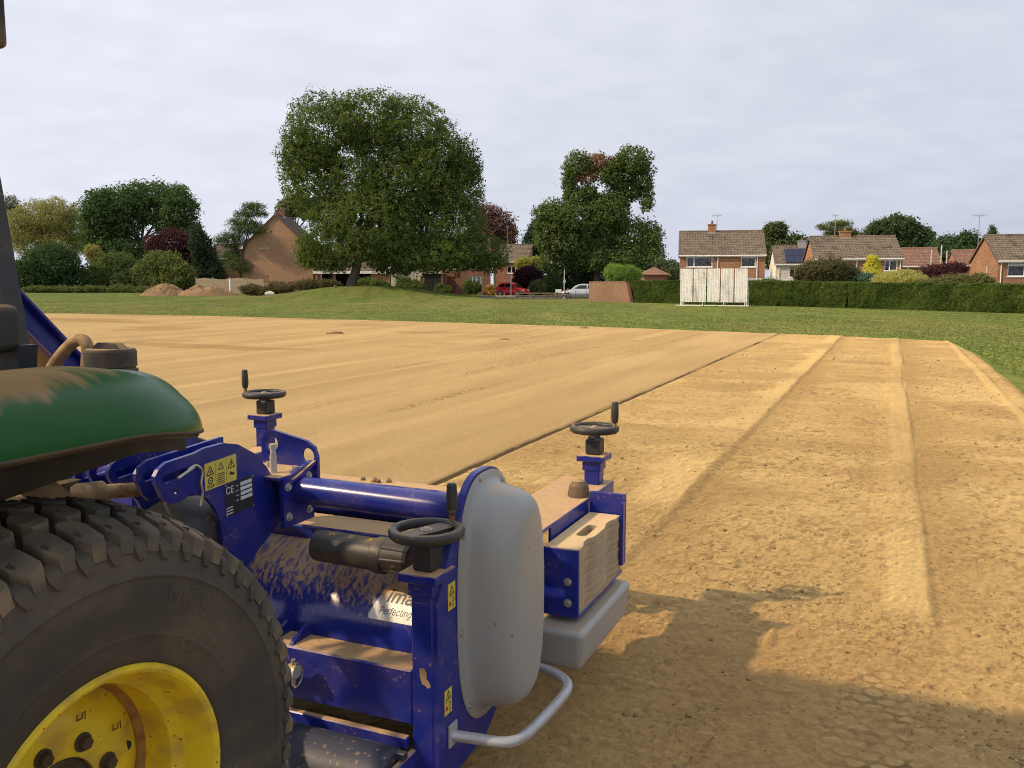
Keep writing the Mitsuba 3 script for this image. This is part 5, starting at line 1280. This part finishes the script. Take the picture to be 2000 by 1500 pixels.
house('brick_house', 'house with a tiled roof end seen between the copper tree and lopsided tree', [pM[0], pM[1], zM], -12, 4.4, 6.5, 4.3, 6.5, 'brick_red', 'tile_brown', wins=[(1.6, 2.6, 1.2, 1.1, (.5,))], extras=lambda k, loc: aerial(k, loc, 1.0, 3.2, 6.4, 2.6, 2, .15))
# small pyramid tiled roof of a pavilion, behind the hedge
pN = at(1276, 585, 92)
k = thing('pavilion', 'low pavilion showing only its red tiled pyramid roof above the hedge', 'pavilion')
r = trimesh.convex.convex_hull(np.array([[-1.5, -1.5, 2.45], [1.5, -1.5, 2.45], [1.5, 1.5, 2.45], [-1.5, 1.5, 2.45], [0, 0, 3.25], [-1.5, -1.5, 2.38], [1.5, 1.5, 2.38], [1.5, -1.5, 2.38], [-1.5, 1.5, 2.38]]))
put('roof', moved(r, t=[pN[0], pN[1], .05]), 'tile_red', False, k)
put('walls', bx(pN[0] - 1.2, pN[0] + 1.2, pN[1] - 1.2, pN[1] + 1.2, 0, 2.42), 'brick_red', False, k)
# flat garage roof right of the sight screen
pO = at(1482, 585, 82); k = thing('garage', 'flat roofed pale garage just right of the white sight screen', 'garage'); loc = Local([pO[0], pO[1], 0], 2)
put('walls', loc(bx(0, 3.8, 0, 5, 0, 1.86)), 'render_white', False, k)
put('roof', loc(bx(-.15, 3.95, -.15, 5.1, 1.865, 2.05, .02)), 'lead', False, k)
put('fascia', loc(bx(-.16, 3.96, -.19, -.152, 1.84, 2.03)), 'upvc', False, k)

# brick wall at the end of the hedge: courses built one above the other, piers and coping
pa, pb = at(1150, 588, 77.5), at(1226, 591, 72.3); d_ = (pb - pa)[:2]; Lw = np.linalg.norm(d_)
k = thing('brick_wall', 'free standing red brick garden wall left of the long hedge', 'wall'); loc = Local([pa[0], pa[1], 0], math.degrees(math.atan2(d_[1], d_[0])))
put('wall', loc(bx(0, Lw - .3, 0, .215, -.1, 1.66)), 'brick_garden', False, k)
put('coping', loc([bx(i * .24, i * .24 + .225, -.02, .235, 1.662, 1.73, .008) for i in range(int((Lw - .3) / .24))]), 'brick_red', False, k, kind='stuff')
put('pier', loc([trimesh.convex.convex_hull(np.array([[Lw - .3, -.05, -.1], [Lw + .5, -.05, -.1], [Lw - .3, .265, -.1], [Lw + .5, .265, -.1], [Lw - .3, -.05, 1.62], [Lw - .18, -.05, 1.62], [Lw - .3, .265, 1.62], [Lw - .18, .265, 1.62]]))]), 'brick_red', False, k)

# ------------------------------------------------------------------ white sight screen
mat('screen_white', lambda p, n, uv: MIX((.80, .80, .77), (.42, .42, .37), dr.minimum(.04 + .55 * SS(.52, .78, FBM(p.x * 2.2, p.y * 2.2, p.z * 1.1, 4)) + .4 * SS(.55, .8, N(p.x * 9, p.y * 9, p.z * .9)) + .2 * SS(.8, .4, p.z), .9)), .7)
s0, s1 = at(1327, 597, 60.9), at(1460, 599, 59.2)
dS = (s1 - s0)[:2]; LS = np.linalg.norm(dS)
k = thing('sight_screen', 'white cricket sight screen of five slatted panels on a wheeled frame before the hedge', 'sight screen'); loc = Local([s0[0], s0[1], 0], math.degrees(math.atan2(dS[1], dS[0])))
pw = LS / 5
sg = np.random.default_rng(4)
for i in range(5):
    x0 = i * pw + .035; wS = pw - .07
    sl = []
    for j in range(8):
        a = x0 + j * wS / 8
        zz = .27 + sg.uniform(-.01, .01)
        sl.append(trimesh.convex.convex_hull(np.array([[a + e, y + (z - .27) * -.05, z] for e in (.006, wS / 8 - .006) for y in (0 + .012 * (j % 2), .02 + .012 * (j % 2)) for z in (zz, 2.56)])))
    f = put('panel', loc(sl), 'screen_white', False, k)
    put('panel_rail', loc([bx(x0, x0 + wS, .045 - .05 * (z - .27), .085 - .05 * (z - .27), z, z + .09) for z in (.45, 1.4, 2.35)]), 'screen_white', False, f)
for i in range(4):
    put('hinge', loc([bx((i + 1) * pw - .05, (i + 1) * pw + .05, -.012 - .05 * (z - .27), .03 - .05 * (z - .27), z, z + .05) for z in (.8, 1.5, 2.1)]), 'lead', False, k)
for x in (.06, .14, pw * 1.72, pw * 3.25, LS - .2, LS - .05):
    put('leg', loc([tube([(x, .06, .03), (x, .06, .5)], .03, 8), tube([(x, .10, 1.9), (x, 1.0, .06)], .025, 8)]), 'upvc', 40, k)
put('ground_rail', loc([bx(-.25, LS * .35, -.10, -.02, .01, .07), bx(LS * .37, LS * .55, -.02, .06, .01, .07), bx(LS * .57, LS + .1, -.14, -.05, .01, .07)]), 'screen_white', False, k)

# ------------------------------------------------------------------ fences, posts, poles, heaps
mat('fence_wood', lambda p, n, uv: MIX((.46, .36, .24), (.33, .26, .175), FBM(p.x * 3, p.y * 3, p.z * 9)), .85)
mat('old_wood', lambda p, n, uv: MIX((.20, .15, .10), (.11, .085, .06), FBM(p.x * 6, p.y * 6, p.z * 3)), .9)
mat('galvanised', (.52, .53, .54), .55, metal=.2)
p_ = at(384, 576, 106)
k = thing('lap_fence', 'pale wooden fence with wavy topped panels behind the soil heaps', 'fence')
zf = gz(p_[0], p_[1]); sp = 106 / F
for i in range(4):
    x0 = p_[0] + i * 33 * sp
    bd = []
    for j in range(11):
        z = zf + .05 + j * .15
        bd.append(bx(x0 + .05, x0 + 33 * sp - .06, p_[1] + .01 * (j % 2), p_[1] + .02 + .01 * (j % 2), z, z + .142))
    t = np.linspace(0, 1, 16); top = .16 * np.sin(t * PI * 1.0) ** 2 * (1 if i % 2 == 0 else -1) * .6
    poly = Polygon([(0, 0)] + [(33 * sp * .93 * q, .16 + h) for q, h in zip(t, top)][0:] + [(33 * sp * .93, 0)])
    m = prism(poly, .02); v = np.asarray(m.vertices)
    bd.append(trimesh.Trimesh(np.stack([x0 + .05 + v[:, 0], p_[1] + .02 - v[:, 2], zf + 1.70 + v[:, 1]], 1), m.faces, process=False))
    put('panel', bd, 'fence_wood', False, k)
    put('fence_post', bx(x0 - .05, x0 + .045, p_[1] - .02, p_[1] + .07, zf - .1, zf + 2.05), 'fence_wood', False, k)
put('low_boards', [bx(p_[0] + 4 * 33 * sp, p_[0] + 4 * 33 * sp + 6, p_[1], p_[1] + .03, zf + .1 + .2 * i, zf + .29 + .2 * i) for i in range(6)], 'fence_wood', False, k)

mat('heap_soil', lambda p, n, uv: MIX((.27, .18, .10), (.155, .10, .056), FBM(p.x * 1.6, p.y * 1.6, p.z * 1.6, 4)), .95, spec=.1)
for (x, y0, w, h, lab) in ((322, 581, 84, 27, 'left of two heaps of brown soil before the shrubs'), (402, 583, 112, 23, 'right, wider heap of brown soil before the wavy fence')):
    c = at(x, 575, 101); s = 101 / F
    gu, gv = np.meshgrid(np.linspace(-1.1, 1.1, 90), np.linspace(-1.1, 1.1, 60), indexing='ij')
    r = np.sqrt(gu ** 2 + gv ** 2)
    q = np.stack([gu * 2.1 + x, gv * 1.6, 0 * gu], -1)
    lump = meshkit.noise(q * 1.5, 9) * .7 + meshkit.noise(q * 4, 10) * .3
    hz = h * s * np.clip(1.08 - r, 0, 1) ** .75 * (.55 + .7 * lump) + .10 * (meshkit.noise(q * 9, 3) - .5) * (r < .95)
    Xg, Yg = c[0] + gu * w / 2 * s, c[1] + gv * 2.3
    put('soil_heap', grid(np.stack([Xg, Yg, gz(Xg, Yg) - .06 + hz * (r < 1.08)], -1)), 'heap_soil', True, label=lab, cat='soil heap', group='soil heaps at the field edge')


def pole(name, label, px, y0, y1, Y, r, extra=None, group=None, m='galvanised', cat='post'):
    b, t = at(px, y1, Y), at(px, y0, Y)
    k = put(name, [tube([[b[0], Y, gz(b[0], Y) - .1], [b[0], Y, t[2]]], r, 10)] + (extra(b[0], Y, t[2]) if extra else []), m, 40, label=label, cat=cat, group=group)
    return k


pole('sign_post', 'pale grey post beside the red car', 998, 528, 577, 92, .045)
pole('sign_post', 'pale grey post with a small plate left of the silver car', 1102, 526, 580, 88, .05, lambda x, y, z: [bx(x - .12, x + .12, y - .06, y - .052, z - 1.35, z - 1.05)])
pole('sign_post', 'thin grey post beside the white framed window', 1942 - 1000, 540, 574, 100, .035)
for x, y0, lab in ((1815, 487, 'left'), (1834, 479, 'tallest, middle'), (1845, 490, 'right')):
    pole('goal_post', f'grey upright pole, {lab} of the three beside the conifers', x, y0, 578, 95, .07, group='grey uprights beside the conifers', cat='pole')
for x, lab in ((655, 'short wooden post on the mound left of the large trunk'),):
    pole('wooden_post', lab, x, 556, 569, 90, .11, m='old_wood')
kf = thing('rail_fence', 'low old wooden post and rail barrier before the silver car', 'fence')
yb = 86.0
xs2 = [at(px, 580, yb)[0] for px in (968, 985, 1008, 1042, 1068, 1088, 1110)]
for x in xs2:
    put('post', bx(x - .07, x + .07, yb - .07, yb + .07, -.1, .72, .01), 'old_wood', False, kf)
put('rail', [bx(xs2[0], xs2[2], yb - .12, yb - .075, .28, .40, .005)], 'fence_wood', False, kf)
put('rail', [bx(xs2[2], xs2[-1], yb - .12, yb - .075, .30, .44, .005), bx(xs2[2], xs2[-1], yb - .12, yb - .075, .54, .66, .005)], 'old_wood', False, kf)
put('brace', [tube([(xs2[-1] - .9, yb - .14, .1), (xs2[-1], yb - .14, 1.1)], .06, 6)], 'old_wood', False, kf)
q = at(1091, 565, 90)
k = thing('small_sign', 'small white board on a post left of the silver car', 'sign')
put('board', bx(q[0] - .33, q[0] + .33, 90, 90.03, .62, .98, .005), 'upvc', False, k)
put('post', bx(q[0] - .04, q[0] + .04, 90.032, 90.09, -.1, .95), 'old_wood', False, k)
q = at(527, 578, 96)
sk = m3.Manifold.batch_hull([m3.Manifold.sphere(r, 20).translate((q[0] + a, 96 + b, gz(q[0], 96) + r * .8)) for a, b, r in ((-.35, 0, .2), (0, .1, .26), (.4, 0, .18))])
put('white_sack', sk, 'render_white', 40, label='white sack lying by the scrub', cat='sack')
put('white_post', cyl((at(450, 570, 104)[0], 104, gz(-33, 104)), (at(450, 570, 104)[0], 104, gz(-33, 104) + 1.9), .13, n=12), 'upvc', 40, label='short white post behind the wavy fence', cat='post')
# tarmac road behind the barrier
mat('tarmac', lambda p, n, uv: MIX((.085, .082, .078), (.06, .058, .056), FBM(p.x * 2, p.y * 2, 0)), .9)
gx, gy = np.meshgrid(np.linspace(-3.2, 14, 30), np.linspace(88.5, 96.5, 14), indexing='ij')
put('road', grid(np.stack([gx, gy, gz(gx, gy) + .03], -1)), 'tarmac', True, kind='structure')

# ------------------------------------------------------------------ cars
mat('car_red', (.50, .012, .012), .25, clearcoat=1.0)
mat('car_silver', (.50, .52, .53), .30, metal=.5, clearcoat=1.0)
mat('car_glass', (.012, .014, .016), .06)
mat('car_tyre', (.025, .025, .025), .8)
mat('lamp_red', (.35, .01, .01), .2)


def car(label, paint, o, deg, L=3.7, Wd=1.65, Hh=1.48):
    """A small hatchback: x forward, y across."""
    k = thing('parked_car', label, 'car'); M_ = spin(deg)
    tr = lambda m: moved(join(m if isinstance(m, list) else [m]), M_, o)
    xs_ = np.array([0, .04, .14, .30, .44, .52, .60, .68, .76, .88, .96, 1.0]) * L
    belt = np.array([.62, .80, .90, .93, .94, .94, .93, .92, .88, .80, .70, .55])
    bot = np.array([.38, .26, .22, .20, .20, .20, .20, .20, .20, .22, .26, .34])
    hw = np.array([.80, .92, .98, 1.0, 1.0, 1.0, 1.0, 1.0, .99, .95, .86, .70]) * Wd / 2
    ring = lambda x, b, z, w: np.array([[x, -w * .90, b], [x, -w, b + .18], [x, -w, (b + z) / 2], [x, -w * .93, z - .03], [x, -w * .80, z], [x, w * .80, z], [x, w * .93, z - .03], [x, w, (b + z) / 2], [x, w, b + .18], [x, w * .90, b]])
    P = np.stack([ring(*q) for q in zip(xs_, bot, belt, hw)])
    body = grid(np.concatenate([P, P[:, :1]], 1), flip=True)
    e0, e1 = trimesh.convex.convex_hull(np.vstack([P[0], P[0] + [-.03, 0, 0]])), trimesh.convex.convex_hull(np.vstack([P[-1], P[-1] + [.03, 0, 0]]))
    put('body', tr([body, e0, e1]), paint, 35, k)
    xr = np.array([.03, .10, .20, .40, .52, .64, .74]) * L
    zr = np.array([.90, 1.26, Hh - .04, Hh, Hh - .03, 1.28, .93])
    cab = [[x, s * Wd / 2 * (.90 if z < 1 else .78 if z < 1.3 else .72), z] for x, z in zip(xr, zr) for s in (-1, 1)] + [[xr[0], s * Wd * .44, .80] for s in (-1, 1)] + [[xr[-1], s * Wd * .44, .80] for s in (-1, 1)]
    hull = trimesh.convex.convex_hull(np.array(cab))
    put('cabin', tr(hull), paint, 30, k)
    for s in (-1, 1):
        sidep = lambda a, z: [a, s * (Wd / 2 * np.interp(z, [.93, 1.0, 1.28, Hh], [.905, .885, .795, .735]) + .012), z]
        for nm, pts in (('side_window', [(.33, .97), (.33, 1.33), (.52, 1.33), (.66, .97)]), ('side_window', [(.13, .99), (.17, 1.29), (.30, 1.33), (.30, .97)])):
            q = np.array([sidep(a * L, z) for a, z in pts]); q2 = q - [0, s * .03, 0]
            put(nm, tr(trimesh.convex.convex_hull(np.vstack([q, q2]))), 'car_glass', False, k)
    for nm, a0, z0, a1, z1 in (('windscreen', .735, .96, .615, 1.35), ('rear_window', .035, .98, .10, 1.30)):
        dx = .02 if nm == 'windscreen' else -.02
        q = np.array([[a * L + e, s * Wd / 2 * (.80 if z < 1.1 else .66), z + .012] for a, z in ((a0, z0), (a1, z1)) for s in (-1, 1) for e in (dx, -dx)])
        put(nm, tr(trimesh.convex.convex_hull(q)), 'car_glass', False, k)
    for x in (.17, .81):
        for s in (-1, 1):
            c = np.array([x * L, s * (Wd / 2 - .085), .29])
            w_ = put('wheel', tr(lathe([(.0, -.09), (.25, -.09), (.29, -.07), (.29, .07), (.25, .09), (0, .09)], c, (0, 1, 0), 24)), 'car_tyre', 40, k)
            put('hubcap', tr(cyl(c + [0, s * .092, 0], c + [0, s * .105, 0], .19, n=18)), 'metal_grey', 30, w_)
    for s in (-1, 1):
        put('headlight', tr(rounded(.93 * L, .975 * L, s * .55 - .14, s * .55 + .14, .58, .72, .05, 10)), 'upvc', 40, k)
        put('tail_light', tr(rounded(-.005 * L, .03 * L, s * .62 - .09, s * .62 + .09, .66, .90, .04, 10)), 'lamp_red', 40, k)
    put('door_seam', tr([bx(.34 * L, .345 * L, s * Wd / 2 - .004, s * Wd / 2 + .004, .3, .88) for s in (-1, 1)] + [bx(.63 * L, .635 * L, s * Wd / 2 - .004, s * Wd / 2 + .004, .3, .88) for s in (-1, 1)]), 'car_tyre', False, k)


cR = at(974, 577, 96); car('small red hatchback parked on the road right of the large tree', 'car_red', [cR[0], 96.6, gz(cR[0], 96) + .03], -28, 3.5)
cS = at(1166, 583, 91); car('silver hatchback parked with its tail behind the brick wall', 'car_silver', [cS[0] + .2, 91, gz(cS[0], 91) + .03], 176, 3.9)
